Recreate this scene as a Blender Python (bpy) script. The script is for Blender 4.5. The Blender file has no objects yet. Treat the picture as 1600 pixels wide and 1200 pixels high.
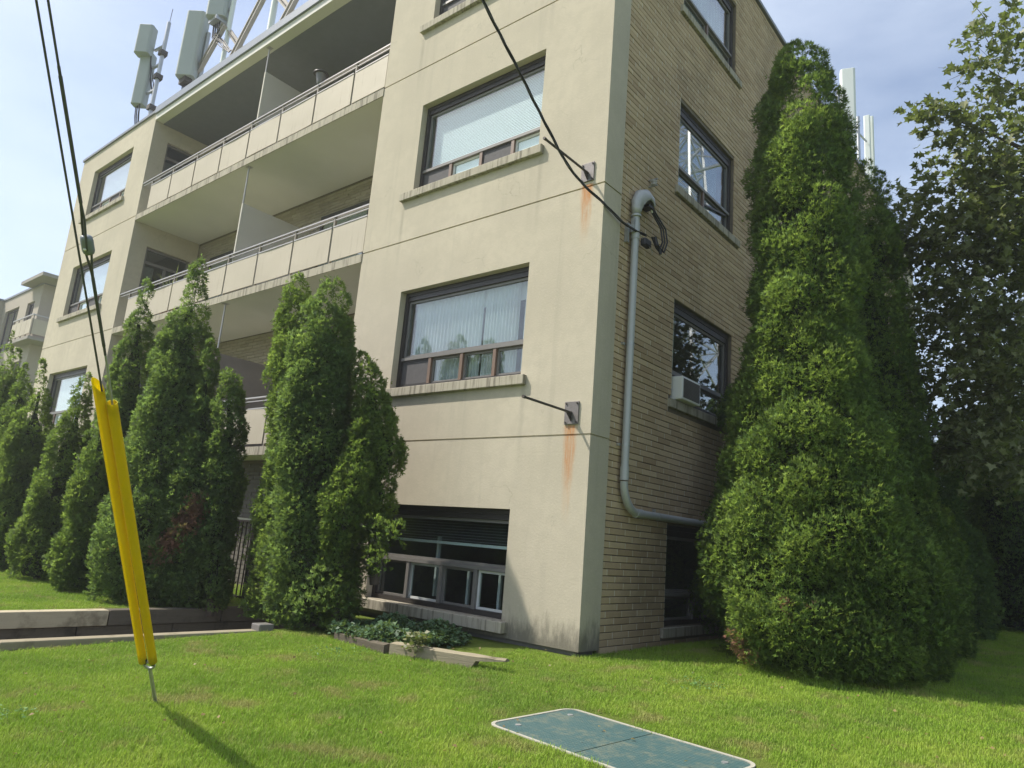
import bpy, math, random
import numpy as np

# ------------------------------------------------------------------ camera, sky, sun, exposure
C = bpy.context.scene
COL = C.collection
cam_d = bpy.data.cameras.new('camera'); cam = bpy.data.objects.new('camera', cam_d); COL.objects.link(cam)
from mathutils import Matrix, Vector
yaw, pitch, roll = math.radians(40.319), math.radians(12.343), math.radians(4.647)
_f = Vector((-math.sin(yaw)*math.cos(pitch), math.cos(yaw)*math.cos(pitch), math.sin(pitch)))
_r = Vector((math.cos(yaw), math.sin(yaw), 0)); _u = _r.cross(_f)
_r2 = _r*math.cos(roll)+_u*math.sin(roll); _u2 = -_r*math.sin(roll)+_u*math.cos(roll)
CAM = Vector((3.742, -5.609, 0.955))
m = Matrix((( _r2.x, _u2.x, -_f.x, CAM.x), (_r2.y, _u2.y, -_f.y, CAM.y), (_r2.z, _u2.z, -_f.z, CAM.z), (0, 0, 0, 1)))
cam.matrix_world = m
cam_d.sensor_fit = 'HORIZONTAL'; cam_d.sensor_width = 36.0; cam_d.lens = 1121.4/1600*36
cam_d.clip_start = 0.05; cam_d.clip_end = 2000
C.camera = cam

SUN = Vector((-1.0, -0.70, 1.6)).normalized()           # towards the sun
SUN_EL = math.asin(SUN.z); SUN_AZ = math.atan2(SUN.x, SUN.y)
w = bpy.data.worlds.new('World'); C.world = w; w.use_nodes = True
wt = w.node_tree; wt.nodes.clear()
wo = wt.nodes.new('ShaderNodeOutputWorld'); bg = wt.nodes.new('ShaderNodeBackground')
sky = wt.nodes.new('ShaderNodeTexSky'); sky.sky_type = 'NISHITA'; sky.sun_disc = False
sky.sun_elevation = SUN_EL; sky.sun_rotation = SUN_AZ; sky.altitude = 100
sky.air_density = 1.0; sky.dust_density = 2.2; sky.ozone_density = 1.6
# thin high cloud veil, from a noise on the sky direction
tc = wt.nodes.new('ShaderNodeTexCoord'); mp = wt.nodes.new('ShaderNodeMapping'); mp.inputs['Scale'].default_value = (1.2, 1.2, 3.4)
nz = wt.nodes.new('ShaderNodeTexNoise'); nz.inputs['Scale'].default_value = 1.9; nz.inputs['Detail'].default_value = 7; nz.inputs['Roughness'].default_value = 0.56
rp = wt.nodes.new('ShaderNodeValToRGB'); rp.color_ramp.elements[0].position = 0.36; rp.color_ramp.elements[0].color = (0.12, 0.12, 0.12, 1)
rp.color_ramp.elements[1].position = 0.68; rp.color_ramp.elements[1].color = (0.5, 0.5, 0.5, 1)
mx = wt.nodes.new('ShaderNodeMix'); mx.data_type = 'RGBA'
mx.inputs['B'].default_value = (5.3, 5.9, 6.8, 1)
wt.links.new(tc.outputs['Generated'], mp.inputs['Vector']); wt.links.new(mp.outputs[0], nz.inputs['Vector'])
wt.links.new(nz.outputs['Fac'], rp.inputs[0]); wt.links.new(rp.outputs[0], mx.inputs['Factor'])
wt.links.new(sky.outputs[0], mx.inputs['A']); wt.links.new(mx.outputs['Result'], bg.inputs['Color'])
bg.inputs['Strength'].default_value = 0.065
wt.links.new(bg.outputs[0], wo.inputs[0])
sun_d = bpy.data.lights.new('sun', 'SUN'); sun_d.energy = 2.1; sun_d.angle = math.radians(1.1); sun_d.color = (1.0, 0.94, 0.84)
sun = bpy.data.objects.new('sun', sun_d); COL.objects.link(sun)
sun.rotation_euler = (-SUN).to_track_quat('-Z', 'Y').to_euler(); sun.location = (-20, -18, 30)
vs = C.view_settings; vs.view_transform = 'Standard'; vs.look = 'None'; vs.exposure = 1.6; vs.gamma = 1.0; vs.use_curve_mapping = False
C.cycles.max_bounces = 10; C.cycles.diffuse_bounces = 6; C.cycles.transparent_max_bounces = 12; C.cycles.sample_clamp_indirect = 4

# ------------------------------------------------------------------ helpers
OFF = {}
def link(o, parent=None):
    COL.objects.link(o)
    if parent is not None: o.parent = parent
    return o
def off(o):
    return OFF.get(o.name, (0, 0, 0)) if o is not None else (0, 0, 0)
def props(o, label=None, cat=None, group=None, kind=None):
    if label: o['label'] = label
    if cat: o['category'] = cat
    if group: o['group'] = group
    if kind: o['kind'] = kind
    return o
def thing(name, label, cat, loc=(0, 0, 0), group=None):
    o = bpy.data.objects.new(name, None); o.location = loc; o.empty_display_size = 0.2
    COL.objects.link(o); OFF[o.name] = tuple(loc)
    return props(o, label, cat, group)
def mesh_np(name, V, F, mat, parent=None, smooth=False, attrs=None, nper=None):
    """V (n,3) world coordinates; F (m,k) array or list of tuples; attrs {name: per-face or per-vert floats}"""
    V = np.asarray(V, dtype=np.float32) - np.asarray(off(parent), dtype=np.float32)
    me = bpy.data.meshes.new(name)
    if isinstance(F, np.ndarray):
        k = F.shape[1]; n = F.shape[0]
        me.vertices.add(len(V)); me.vertices.foreach_set('co', V.ravel())
        me.loops.add(n*k); me.loops.foreach_set('vertex_index', F.astype(np.int32).ravel())
        me.polygons.add(n); me.polygons.foreach_set('loop_start', np.arange(0, n*k, k, dtype=np.int32))
        me.polygons.foreach_set('loop_total', np.full(n, k, dtype=np.int32))
        me.update(calc_edges=True)
    else:
        me.from_pydata([tuple(map(float, v)) for v in V], [], F); me.update()
    if smooth: me.polygons.foreach_set('use_smooth', np.ones(len(me.polygons), dtype=bool))
    for a, (dom, vals) in (attrs or {}).items():
        vals = np.asarray(vals, dtype=np.float32)
        if vals.ndim == 2: at = me.attributes.new(a, 'FLOAT_VECTOR', dom); at.data.foreach_set('vector', vals.ravel())
        else: at = me.attributes.new(a, 'FLOAT', dom); at.data.foreach_set('value', vals)
    if mat: me.materials.append(mat)
    o = bpy.data.objects.new(name, me); link(o, parent)
    if parent is not None: OFF[o.name] = off(parent)
    return o
class MB:
    def __init__(s): s.v = []; s.f = []; s.sm = []
    def add(s, vs, fs, smooth=False):
        b = len(s.v); s.v += [tuple(v) for v in vs]
        for f in fs: s.f.append(tuple(b+i for i in f)); s.sm.append(smooth)
        return s
    def box(s, x0, x1, y0, y1, z0, z1):
        x0, x1 = min(x0, x1), max(x0, x1); y0, y1 = min(y0, y1), max(y0, y1); z0, z1 = min(z0, z1), max(z0, z1)
        return s.add([(x0,y0,z0),(x1,y0,z0),(x1,y1,z0),(x0,y1,z0),(x0,y0,z1),(x1,y0,z1),(x1,y1,z1),(x0,y1,z1)],
              [(0,3,2,1),(4,5,6,7),(0,1,5,4),(1,2,6,5),(2,3,7,6),(3,0,4,7)])
    def quad(s, a, b, c, d): return s.add([a, b, c, d], [(0, 1, 2, 3)])
    def tube(s, pts, r, n=10, caps=True, smooth=True):
        pts = [Vector(p) for p in pts]; rs = r if isinstance(r, (list, tuple)) else [r]*len(pts)
        rings = []; up = None
        for i, p in enumerate(pts):
            t = (pts[min(i+1, len(pts)-1)]-pts[max(i-1, 0)]).normalized()
            if up is None:
                a = Vector((0, 0, 1)) if abs(t.z) < 0.9 else Vector((1, 0, 0)); up = (a - t*a.dot(t)).normalized()
            else: up = (up - t*up.dot(t)).normalized()
            q = t.cross(up)
            rings.append([p+(up*math.cos(2*math.pi*k/n)+q*math.sin(2*math.pi*k/n))*rs[i] for k in range(n)])
        vs = [v for ring in rings for v in ring]; fs = []
        for i in range(len(pts)-1):
            for k in range(n): fs.append((i*n+k, i*n+(k+1) % n, (i+1)*n+(k+1) % n, (i+1)*n+k))
        s.add(vs, fs, smooth)
        if caps:
            s.add(rings[0], [tuple(range(n-1, -1, -1))]); s.add(rings[-1], [tuple(range(n))])
        return s
    def beam(s, a, b, w, h, up=(0, 0, 1)):
        a, b = Vector(a), Vector(b); t = (b-a).normalized(); u = Vector(up); u = (u-t*u.dot(t)).normalized(); q = t.cross(u)
        vs = [p+q*(sx*w/2)+u*(sy*h/2) for p in (a, b) for sx, sy in ((-1,-1),(1,-1),(1,1),(-1,1))]
        return s.add(vs, [(0,3,2,1),(4,5,6,7),(0,1,5,4),(1,2,6,5),(2,3,7,6),(3,0,4,7)])
    def lathe(s, prof, cx, cy, n=16, smooth=True):
        vs = []; fs = []
        for r, z in prof:
            for k in range(n): vs.append((cx+r*math.cos(2*math.pi*k/n), cy+r*math.sin(2*math.pi*k/n), z))
        for i in range(len(prof)-1):
            for k in range(n): fs.append((i*n+k, i*n+(k+1) % n, (i+1)*n+(k+1) % n, (i+1)*n+k))
        s.add(vs, fs, smooth)
        s.add(vs[:n], [tuple(range(n-1, -1, -1))]); s.add(vs[-n:], [tuple(range(n))])
        return s
    def build(s, name, mat, parent=None, bevel=0):
        o = mesh_np(name, np.array(s.v), s.f, mat, parent)
        o.data.polygons.foreach_set('use_smooth', np.array(s.sm, dtype=bool))
        if bevel:
            b = o.modifiers.new('bevel', 'BEVEL'); b.width = bevel; b.segments = 2; b.limit_method = 'ANGLE'
        return o

# ------------------------------------------------------------------ materials
class NT:
    def __init__(s, name):
        s.m = bpy.data.materials.new(name); s.m.use_nodes = True; s.t = s.m.node_tree; s.t.nodes.clear()
        s.out = s.t.nodes.new('ShaderNodeOutputMaterial')
    def n(s, typ, **kw):
        x = s.t.nodes.new(typ)
        for k, v in kw.items(): setattr(x, k, v)
        return x
    def set(s, sock, v):
        if isinstance(v, bpy.types.NodeSocket): s.t.links.new(v, sock)
        elif v is not None: sock.default_value = v
    def math(s, op, a, b=None, c=None, clamp=False):
        x = s.n('ShaderNodeMath', operation=op, use_clamp=clamp); s.set(x.inputs[0], a); s.set(x.inputs[1], b); s.set(x.inputs[2], c); return x.outputs[0]
    def pos(s):
        if not hasattr(s, '_p'):
            g = s.n('ShaderNodeNewGeometry'); s._p = g.outputs['Position']; x = s.n('ShaderNodeSeparateXYZ'); s.t.links.new(s._p, x.inputs[0]); s._x = x.outputs
        return s._p
    def xyz(s): s.pos(); return s._x
    def vmap(s, scale=(1, 1, 1), vec=None):
        x = s.n('ShaderNodeMapping'); s.set(x.inputs['Vector'], vec or s.pos()); x.inputs['Scale'].default_value = scale; return x.outputs[0]
    def noise(s, scale, detail=4, rough=0.55, vec=None, dist=0.0):
        x = s.n('ShaderNodeTexNoise'); s.set(x.inputs['Vector'], vec or s.pos()); x.inputs['Scale'].default_value = scale
        x.inputs['Detail'].default_value = detail; x.inputs['Roughness'].default_value = rough; x.inputs['Distortion'].default_value = dist; return x.outputs['Fac']
    def ramp(s, fac, stops):
        x = s.n('ShaderNodeValToRGB'); s.set(x.inputs[0], fac); e = x.color_ramp.elements
        while len(e) < len(stops): e.new(0.5)
        for i, (p, c) in enumerate(stops):
            e[i].position = p; e[i].color = (*c, 1) if not isinstance(c, (int, float)) else (c, c, c, 1)
        return x.outputs[0]
    def mix(s, fac, a, b, mode='MIX'):
        x = s.n('ShaderNodeMix', data_type='RGBA', blend_type=mode); s.set(x.inputs['Factor'], fac)
        for k, v in (('A', a), ('B', b)):
            s.set(x.inputs[k], (*v, 1) if isinstance(v, tuple) and len(v) == 3 else v)
        return x.outputs['Result']
    def smooth(s, x, a, b):
        n = s.n('ShaderNodeMapRange', interpolation_type='SMOOTHSTEP'); s.set(n.inputs['Value'], x); n.inputs['From Min'].default_value = a; n.inputs['From Max'].default_value = b; return n.outputs[0]
    def attr(s, name):
        x = s.n('ShaderNodeAttribute', attribute_name=name); return x.outputs['Fac']
    def bump(s, h, strength=0.3, dist=0.01):
        x = s.n('ShaderNodeBump'); s.set(x.inputs['Height'], h); x.inputs['Strength'].default_value = strength; x.inputs['Distance'].default_value = dist; return x.outputs[0]
    def bsdf(s, color, rough=0.7, metal=0.0, normal=None, spec=0.5, **kw):
        b = s.n('ShaderNodeBsdfPrincipled'); s.set(b.inputs['Base Color'], (*color, 1) if isinstance(color, tuple) and len(color) == 3 else color)
        s.set(b.inputs['Roughness'], rough); s.set(b.inputs['Metallic'], metal); s.set(b.inputs['Specular IOR Level'], spec)
        if normal is not None: s.set(b.inputs['Normal'], normal)
        for k, v in kw.items(): s.set(b.inputs[k], v)
        return b.outputs[0]
    def done(s, shader):
        s.t.links.new(shader, s.out.inputs['Surface']); return s.m

def plain(name, col, rough=0.6, metal=0.0, var=0.12, scale=6.0, bump=0.0, bscale=60, spec=0.5):
    k = NT(name); f = k.noise(scale, 5)
    c = k.mix(f, tuple(x*(1-var) for x in col), tuple(min(1, x*(1+var)) for x in col))
    nrm = k.bump(k.noise(bscale, 3), bump, 0.004) if bump else None
    r = k.math('ADD', k.math('MULTIPLY', k.noise(scale*3, 3), 0.2), rough-0.1)
    return k.done(k.bsdf(c, r, metal, nrm, spec))

def stucco_mat(name, base):
    k = NT(name); x, y, z = k.xyz()[0], k.xyz()[1], k.xyz()[2]
    big = k.noise(0.8, 4); mid = k.noise(7, 5, 0.6); fine = k.noise(170, 2, 0.7); sp = k.noise(45, 3, 0.6)
    c = k.mix(k.smooth(big, .3, .7), tuple(b*0.90 for b in base), tuple(b*1.06 for b in base))
    c = k.mix(k.math('MULTIPLY', k.smooth(mid, .42, .62), 0.5), c, tuple(b*0.9 for b in base))
    c = k.mix(k.smooth(sp, 0.56, 0.75), c, tuple(b*1.10 for b in base))
    c = k.mix(k.math('MULTIPLY', k.smooth(fine, 0.52, 0.7), 0.35), c, tuple(b*0.72 for b in base))
    # vertical wash streaks
    st = k.noise(1.0, 5, 0.62, k.vmap((5.5, 5.5, 0.22)))
    c = k.mix(k.math('MULTIPLY', k.smooth(st, 0.53, 0.75), 0.35), c, tuple(b*q for b, q in zip(base, (0.72, 0.73, 0.74))))
    # hairline crazing
    vo = k.n('ShaderNodeTexVoronoi', feature='DISTANCE_TO_EDGE'); vo.inputs['Scale'].default_value = 0.9
    wv = k.n('ShaderNodeVectorMath', operation='ADD'); cn = k.n('ShaderNodeTexNoise'); cn.inputs['Scale'].default_value = 2.5; cn.inputs['Detail'].default_value = 6; k.t.links.new(k.pos(), cn.inputs['Vector'])
    k.t.links.new(k.pos(), wv.inputs[0]); k.t.links.new(cn.outputs['Color'], wv.inputs[1]); k.t.links.new(wv.outputs[0], vo.inputs['Vector'])
    cr = k.math('SUBTRACT', 1.0, k.smooth(vo.outputs['Distance'], 0.0015, 0.006)); cr = k.math('MULTIPLY', cr, k.smooth(k.noise(0.9, 3), 0.52, 0.62))
    c = k.mix(k.math('MULTIPLY', cr, 0.4), c, tuple(b*0.5 for b in base))
    # splash grime close to the ground
    g = k.math('SUBTRACT', 1.0, k.smooth(k.math('ADD', z, k.math('MULTIPLY', k.noise(5, 5, 0.7, k.vmap((3, 3, 1))), -0.5)), -0.2, 0.1))
    c = k.mix(k.math('MULTIPLY', g, 0.85), c, (0.13, 0.12, 0.095))
    # streaks below the ends of sills
    for xs in (-3.12, -0.86):
        d = k.math('ABSOLUTE', k.math('SUBTRACT', x, xs)); mk = k.math('SUBTRACT', 1.0, k.smooth(d, 0.005, 0.05))
        zz = k.math('MODULO', k.math('SUBTRACT', z, 0.08), 2.52)
        mk = k.math('MULTIPLY', mk, k.smooth(zz, 1.4, 2.4))
        c = k.mix(k.math('MULTIPLY', k.math('MULTIPLY', mk, k.noise(4, 3, 0.6, k.vmap((2, 2, .6)))), 0.55), c, (0.2, 0.185, 0.15))
    # rust running down from the two steel brackets
    for xs, z1, ln in ((-0.235, 2.10, 1.05), (-0.215, 4.64, 0.75)):
        wob = k.math('MULTIPLY', k.math('SUBTRACT', k.noise(3, 3, 0.6, k.vmap((6, 6, 1.2))), 0.5), 0.06)
        dz = k.math('SUBTRACT', z1, z)
        wid = k.math('SUBTRACT', 0.105, k.math('MULTIPLY', dz, 0.05))
        d = k.math('DIVIDE', k.math('ABSOLUTE', k.math('SUBTRACT', k.math('ADD', x, wob), xs)), wid)
        side = k.math('SUBTRACT', 1.0, k.smooth(d, 0.25, 1.0))
        ver = k.math('MULTIPLY', k.smooth(dz, 0.0, 0.01), k.math('SUBTRACT', 1.0, k.smooth(dz, 0.1, ln)))
        nn = k.math('MULTIPLY', k.smooth(k.noise(9, 4, 0.7, k.vmap((5, 5, .5))), 0.2, 0.6), k.math('ADD', 0.45, k.math('MULTIPLY', k.smooth(k.noise(9, 3, 0.7, k.vmap((16, 16, .35))), 0.35, 0.62), 0.55)))
        mk = k.math('MULTIPLY', k.math('MULTIPLY', side, ver), nn)
        mk = k.math('MULTIPLY', mk, k.math('LESS_THAN', y, 0.02))
        c = k.mix(k.math('MULTIPLY', mk, 0.97), c, (0.46, 0.18, 0.04))
    h = k.math('ADD', k.math('MULTIPLY', fine, 0.5), k.math('MULTIPLY', sp, 0.9))
    return k.done(k.bsdf(c, 0.92, 0, k.bump(h, 0.35, 0.006), 0.2))

def leaf_mat(name, stops, dead=(0.36, 0.17, 0.12), trans=0.3, rough=0.5, spec=0.35, lump=False):
    k = NT(name); nn = k.n('ShaderNodeAttribute', attribute_name='nrm').outputs['Vector'] if lump else None; f = k.attr('tone'); d = k.attr('dead')
    f2 = k.math('ADD', k.math('MULTIPLY', f, 0.75), k.math('MULTIPLY', k.noise(1.7, 3), 0.25))
    c = k.ramp(f2, stops); c = k.mix(d, c, dead)
    p = k.bsdf(c, rough, 0, nn, spec)
    t = k.n('ShaderNodeBsdfTranslucent'); k.set(t.inputs[0], k.mix(0.55, c, (0.30, 0.42, 0.055), 'MIX'))
    mx = k.n('ShaderNodeMixShader'); mx.inputs[0].default_value = trans; k.t.links.new(p, mx.inputs[1]); k.t.links.new(t.outputs[0], mx.inputs[2])
    return k.done(mx.outputs[0])

def glass_mat(name, tint=(0.9, 0.95, 0.95), refl=1.0):
    k = NT(name); fr = k.n('ShaderNodeFresnel'); ge = k.n('ShaderNodeNewGeometry'); k.set(fr.inputs[0], k.math('ADD', 1.52, k.math('MULTIPLY', ge.outputs['Backfacing'], 1/1.52-1.52)))
    nb = k.bump(k.noise(0.9, 1), 0.02, 0.02)
    gl = k.n('ShaderNodeBsdfGlossy'); gl.inputs['Roughness'].default_value = 0.0; gl.inputs[0].default_value = (1, 1, 1, 1); k.t.links.new(nb, gl.inputs['Normal'])
    tr = k.n('ShaderNodeBsdfTransparent'); tr.inputs[0].default_value = (*tint, 1)
    mx = k.n('ShaderNodeMixShader'); k.t.links.new(k.math('MULTIPLY', fr.outputs[0], 1.0*refl, clamp=True), mx.inputs[0])
    k.t.links.new(tr.outputs[0], mx.inputs[1]); k.t.links.new(gl.outputs[0], mx.inputs[2])
    return k.done(mx.outputs[0])

M = {}
M['stucco'] = stucco_mat('stucco', (0.49, 0.440, 0.343))
M['stucco_grey'] = plain('balcony_paint', (0.52, 0.49, 0.44), 0.9, var=0.1, scale=1.3, bump=0.15, bscale=120, spec=0.2)
def conc():
    k = NT('concrete'); c = k.mix(k.noise(3, 6, 0.6), (0.33, 0.30, 0.235), (0.47, 0.43, 0.34))
    c = k.mix(k.math('MULTIPLY', k.smooth(k.noise(1.5, 5, 0.65, k.vmap((14, 14, 1.0))), 0.45, 0.66), 0.75), c, (0.13, 0.115, 0.09))
    return k.done(k.bsdf(c, 0.9, 0, k.bump(k.noise(90, 4, 0.7), 0.4, 0.005), 0.2))
M['concrete'] = conc()
M['found'] = plain('foundation', (0.14, 0.135, 0.12), 0.95, var=0.35, scale=9, bump=0.5)
def brick_mat(name, a, b, c3, soot):
    k = NT(name); t = k.attr('tone')
    c = k.ramp(t, [(0.0, a), (0.5, b), (1.0, c3)])
    c = k.mix(k.math('MULTIPLY', k.noise(60, 4, 0.7), 0.45), c, tuple(x*0.72 for x in b))
    # tooled vertical scoring on each face
    g = k.noise(1.0, 3, 0.6, k.vmap((190, 190, 14)))
    c = k.mix(k.math('MULTIPLY', k.smooth(g, 0.55, 0.72), 0.28), c, tuple(x*1.25 for x in c3))
    s = k.smooth(k.noise(0.75, 5, 0.62), 0.47, 0.72); c = k.mix(k.math('MULTIPLY', s, 0.55), c, soot)
    h = k.math('ADD', k.noise(140, 3), k.math('MULTIPLY', g, 0.8))
    return k.done(k.bsdf(c, 0.88, 0, k.bump(h, 0.35, 0.004), 0.25))
M['brick'] = brick_mat('buff_brick', (0.385, 0.275, 0.165), (0.50, 0.375, 0.235), (0.60, 0.465, 0.30), (0.26, 0.20, 0.13))
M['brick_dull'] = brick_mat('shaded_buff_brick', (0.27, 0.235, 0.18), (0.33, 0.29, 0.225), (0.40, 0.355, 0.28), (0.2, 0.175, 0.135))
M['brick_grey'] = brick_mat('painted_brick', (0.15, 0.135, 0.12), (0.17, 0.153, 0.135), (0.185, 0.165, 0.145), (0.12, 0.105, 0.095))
M['mortar'] = plain('mortar', (0.17, 0.14, 0.10), 0.95, var=0.3, scale=12, bump=0.5)
M['pale_mortar'] = plain('pale_joint', (0.58, 0.53, 0.42), 0.95, var=0.25, scale=14, bump=0.4)
M['dark_frame'] = plain('bronze_frame', (0.035, 0.03, 0.028), 0.45, var=0.15, spec=0.5)
M['frame_grey'] = plain('sash_frame', (0.17, 0.16, 0.15), 0.45, var=0.1)
M['frame_brown'] = plain('brown_mullion', (0.16, 0.105, 0.075), 0.5, var=0.15)
M['frame_white'] = plain('white_sash', (0.62, 0.63, 0.62), 0.4, var=0.05)
M['glass'] = glass_mat('window_glass', refl=1.6)
M['glass_side'] = glass_mat('side_window_glass', (0.8, 0.86, 0.86), 1.9)
def slats():
    k = NT('blind_slats'); z = k.xyz()[2]
    c = k.mix(k.noise(0.8, 2), (0.80, 0.84, 0.83), (0.88, 0.90, 0.89))
    return k.done(k.bsdf(c, 0.5, 0, None, 0.3))
M['blind'] = slats()
M['blind_side'] = plain('pale_blind', (0.72, 0.82, 0.90), 0.6, var=0.05)
def curtain():
    k = NT('sheer_curtain'); f = k.noise(2.0, 3, 0.5, k.vmap((9, 9, 0.5)))
    c = k.mix(f, (0.76, 0.79, 0.80), (0.88, 0.88, 0.88)); c = k.mix(k.math('MULTIPLY', k.smooth(k.noise(1.2, 2), .5, .7), .3), c, (0.72, 0.60, 0.62))
    p = k.bsdf(c, 0.9, 0, None, 0.1); t = k.n('ShaderNodeBsdfTranslucent'); k.set(t.inputs[0], c)
    mx = k.n('ShaderNodeMixShader'); mx.inputs[0].default_value = 0.35; k.t.links.new(p, mx.inputs[1]); k.t.links.new(t.outputs[0], mx.inputs[2])
    return k.done(mx.outputs[0])
M['curtain'] = curtain()
M['screen'] = plain('insect_screen', (0.075, 0.072, 0.075), 0.8, var=0.25, scale=20)
M['room'] = plain('room_paint', (0.30, 0.29, 0.27), 0.9)
def panel():
    k = NT('guard_panel'); c = k.mix(k.noise(1.3, 4), (0.41, 0.362, 0.275), (0.485, 0.43, 0.335))
    st = k.noise(1.0, 4, 0.65, k.vmap((22, 22, 1.6))); c = k.mix(k.math('MULTIPLY', k.smooth(st, 0.56, 0.74), 0.5), c, (0.26, 0.215, 0.15))
    return k.done(k.bsdf(c, 0.6, 0, k.bump(k.noise(1.5, 2), 0.25, 0.05), 0.4))
M['panel'] = panel()
M['rail'] = plain('aluminium_rail', (0.42, 0.40, 0.38), 0.4, 0.5, var=0.1)
M['rail_dark'] = plain('guard_post', (0.20, 0.175, 0.14), 0.6, var=0.2)
M['flash'] = plain('roof_flashing', (0.17, 0.18, 0.19), 0.45, 0.2, var=0.12)
M['soffit'] = plain('soffit_concrete', (0.62, 0.60, 0.56), 0.92, var=0.13, scale=0.9, bump=0.1)
M['steel_dark'] = plain('weathered_steel', (0.07, 0.06, 0.052), 0.65, 0.3, var=0.35, scale=25, bump=0.3)
M['rust_plate'] = plain('plate_steel', (0.17, 0.155, 0.15), 0.6, 0.4, var=0.4, scale=30, bump=0.3)
M['galv'] = plain('galvanised_steel', (0.45, 0.46, 0.46), 0.45, 0.7, var=0.2, scale=20)
M['pvc'] = plain('grey_conduit', (0.42, 0.425, 0.425), 0.42, 0.15, var=0.06)
M['cable'] = plain('black_cable', (0.014, 0.014, 0.015), 0.55, var=0.1)
M['wire'] = plain('guy_strand', (0.10, 0.10, 0.10), 0.5, 0.5, var=0.2)
def yellow():
    k = NT('yellow_plastic'); c = k.mix(k.noise(4, 4), (0.82, 0.70, 0.008), (0.87, 0.755, 0.012)); c = k.mix(k.math('MULTIPLY', k.smooth(k.noise(9, 4, .7), .55, .75), .25), c, (0.55, 0.38, 0.03))
    p = k.bsdf(c, 0.42, 0, None, 0.4); t = k.n('ShaderNodeBsdfTranslucent'); k.set(t.inputs[0], c)
    mx = k.n('ShaderNodeMixShader'); mx.inputs[0].default_value = 0.6; k.t.links.new(p, mx.inputs[1]); k.t.links.new(t.outputs[0], mx.inputs[2]); return k.done(mx.outputs[0])
M['yellow'] = yellow()
M['white'] = plain('white_plastic', (0.78, 0.78, 0.76), 0.45, var=0.05)
M['ac_grille'] = plain('ac_grille', (0.10, 0.095, 0.095), 0.6, var=0.1)
M['antenna'] = plain('antenna_radome', (0.33, 0.365, 0.345), 0.5, var=0.05)
M['antenna_white'] = plain('pale_radome', (0.66, 0.70, 0.66), 0.5, var=0.04)
M['timber'] = None
def timber(name, a, b, dark):
    k = NT(name); g = k.noise(1.2, 6, 0.7, k.vmap((3, 3, 26)), 0.6)
    c = k.mix(g, a, b); c = k.mix(k.math('MULTIPLY', k.smooth(k.noise(3.2, 5, 0.65), 0.52, 0.7), 0.7), c, dark)
    return k.done(k.bsdf(c, 0.9, 0, k.bump(g, 0.6, 0.01), 0.2))
M['timber'] = timber('weathered_timber', (0.35, 0.30, 0.20), (0.52, 0.455, 0.32), (0.15, 0.125, 0.08))
M['timber_log'] = timber('grey_timber', (0.22, 0.19, 0.13), (0.33, 0.29, 0.20), (0.09, 0.075, 0.05))
M['timber_dark'] = timber('dark_timber', (0.085, 0.072, 0.052), (0.14, 0.12, 0.09), (0.04, 0.034, 0.025))  # on the retaining wall this darker copy puts shade into the wood colour
M['asphalt'] = plain('walkway_concrete', (0.15, 0.145, 0.135), 0.95, var=0.3, scale=5, bump=0.4)
M['bark'] = plain('bark', (0.075, 0.058, 0.042), 0.95, var=0.4, scale=18, bump=0.8, bscale=40)
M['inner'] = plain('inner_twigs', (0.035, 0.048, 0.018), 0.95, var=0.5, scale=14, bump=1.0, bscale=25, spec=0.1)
M['cedar'] = leaf_mat('cedar_foliage', [(0.0, (0.055, 0.115, 0.028)), (0.35, (0.13, 0.23, 0.045)), (0.7, (0.225, 0.34, 0.06)), (1.0, (0.33, 0.44, 0.085))], trans=0.42, rough=0.7, spec=0.2, lump=True)
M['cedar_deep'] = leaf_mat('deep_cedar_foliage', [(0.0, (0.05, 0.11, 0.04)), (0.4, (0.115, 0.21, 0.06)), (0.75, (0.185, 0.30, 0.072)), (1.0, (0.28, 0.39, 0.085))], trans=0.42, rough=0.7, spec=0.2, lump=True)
M['maple'] = leaf_mat('maple_foliage', [(0.0, (0.075, 0.10, 0.045)), (0.5, (0.155, 0.175, 0.07)), (0.8, (0.24, 0.255, 0.125)), (1.0, (0.42, 0.41, 0.27))], trans=0.3, rough=0.45)
M['ivy'] = leaf_mat('groundcover_leaves', [(0.0, (0.035, 0.075, 0.035)), (0.6, (0.075, 0.14, 0.065)), (1.0, (0.16, 0.24, 0.11))], trans=0.2)
def grass_cols(k):
    a = k.noise(0.95, 6, 0.68); b = k.noise(2.6, 4, 0.6, k.vmap((1, 1, 1))); d = k.noise(0.35, 3)
    c = k.ramp(a, [(0.30, (0.15, 0.275, 0.026)), (0.5, (0.25, 0.40, 0.036)), (0.68, (0.36, 0.48, 0.06))])
    c = k.mix(k.math('MULTIPLY', k.smooth(b, 0.53, 0.68), 0.75), c, (0.38, 0.34, 0.13))
    c = k.mix(k.math('MULTIPLY', k.smooth(d, 0.5, 0.7), 0.3), c, (0.12, 0.22, 0.05))
    return c
def lawn_mat():
    k = NT('lawn_soil'); c = grass_cols(k); f = k.noise(55, 4, 0.7)
    c = k.mix(0.45, c, (0.09, 0.105, 0.03)); c = k.mix(k.math('MULTIPLY', f, 0.6), c, (0.10, 0.085, 0.04))
    return k.done(k.bsdf(c, 0.95, 0, k.bump(k.noise(90, 4, 0.8), 0.9, 0.03), 0.1))
M['lawn'] = lawn_mat()
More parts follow.
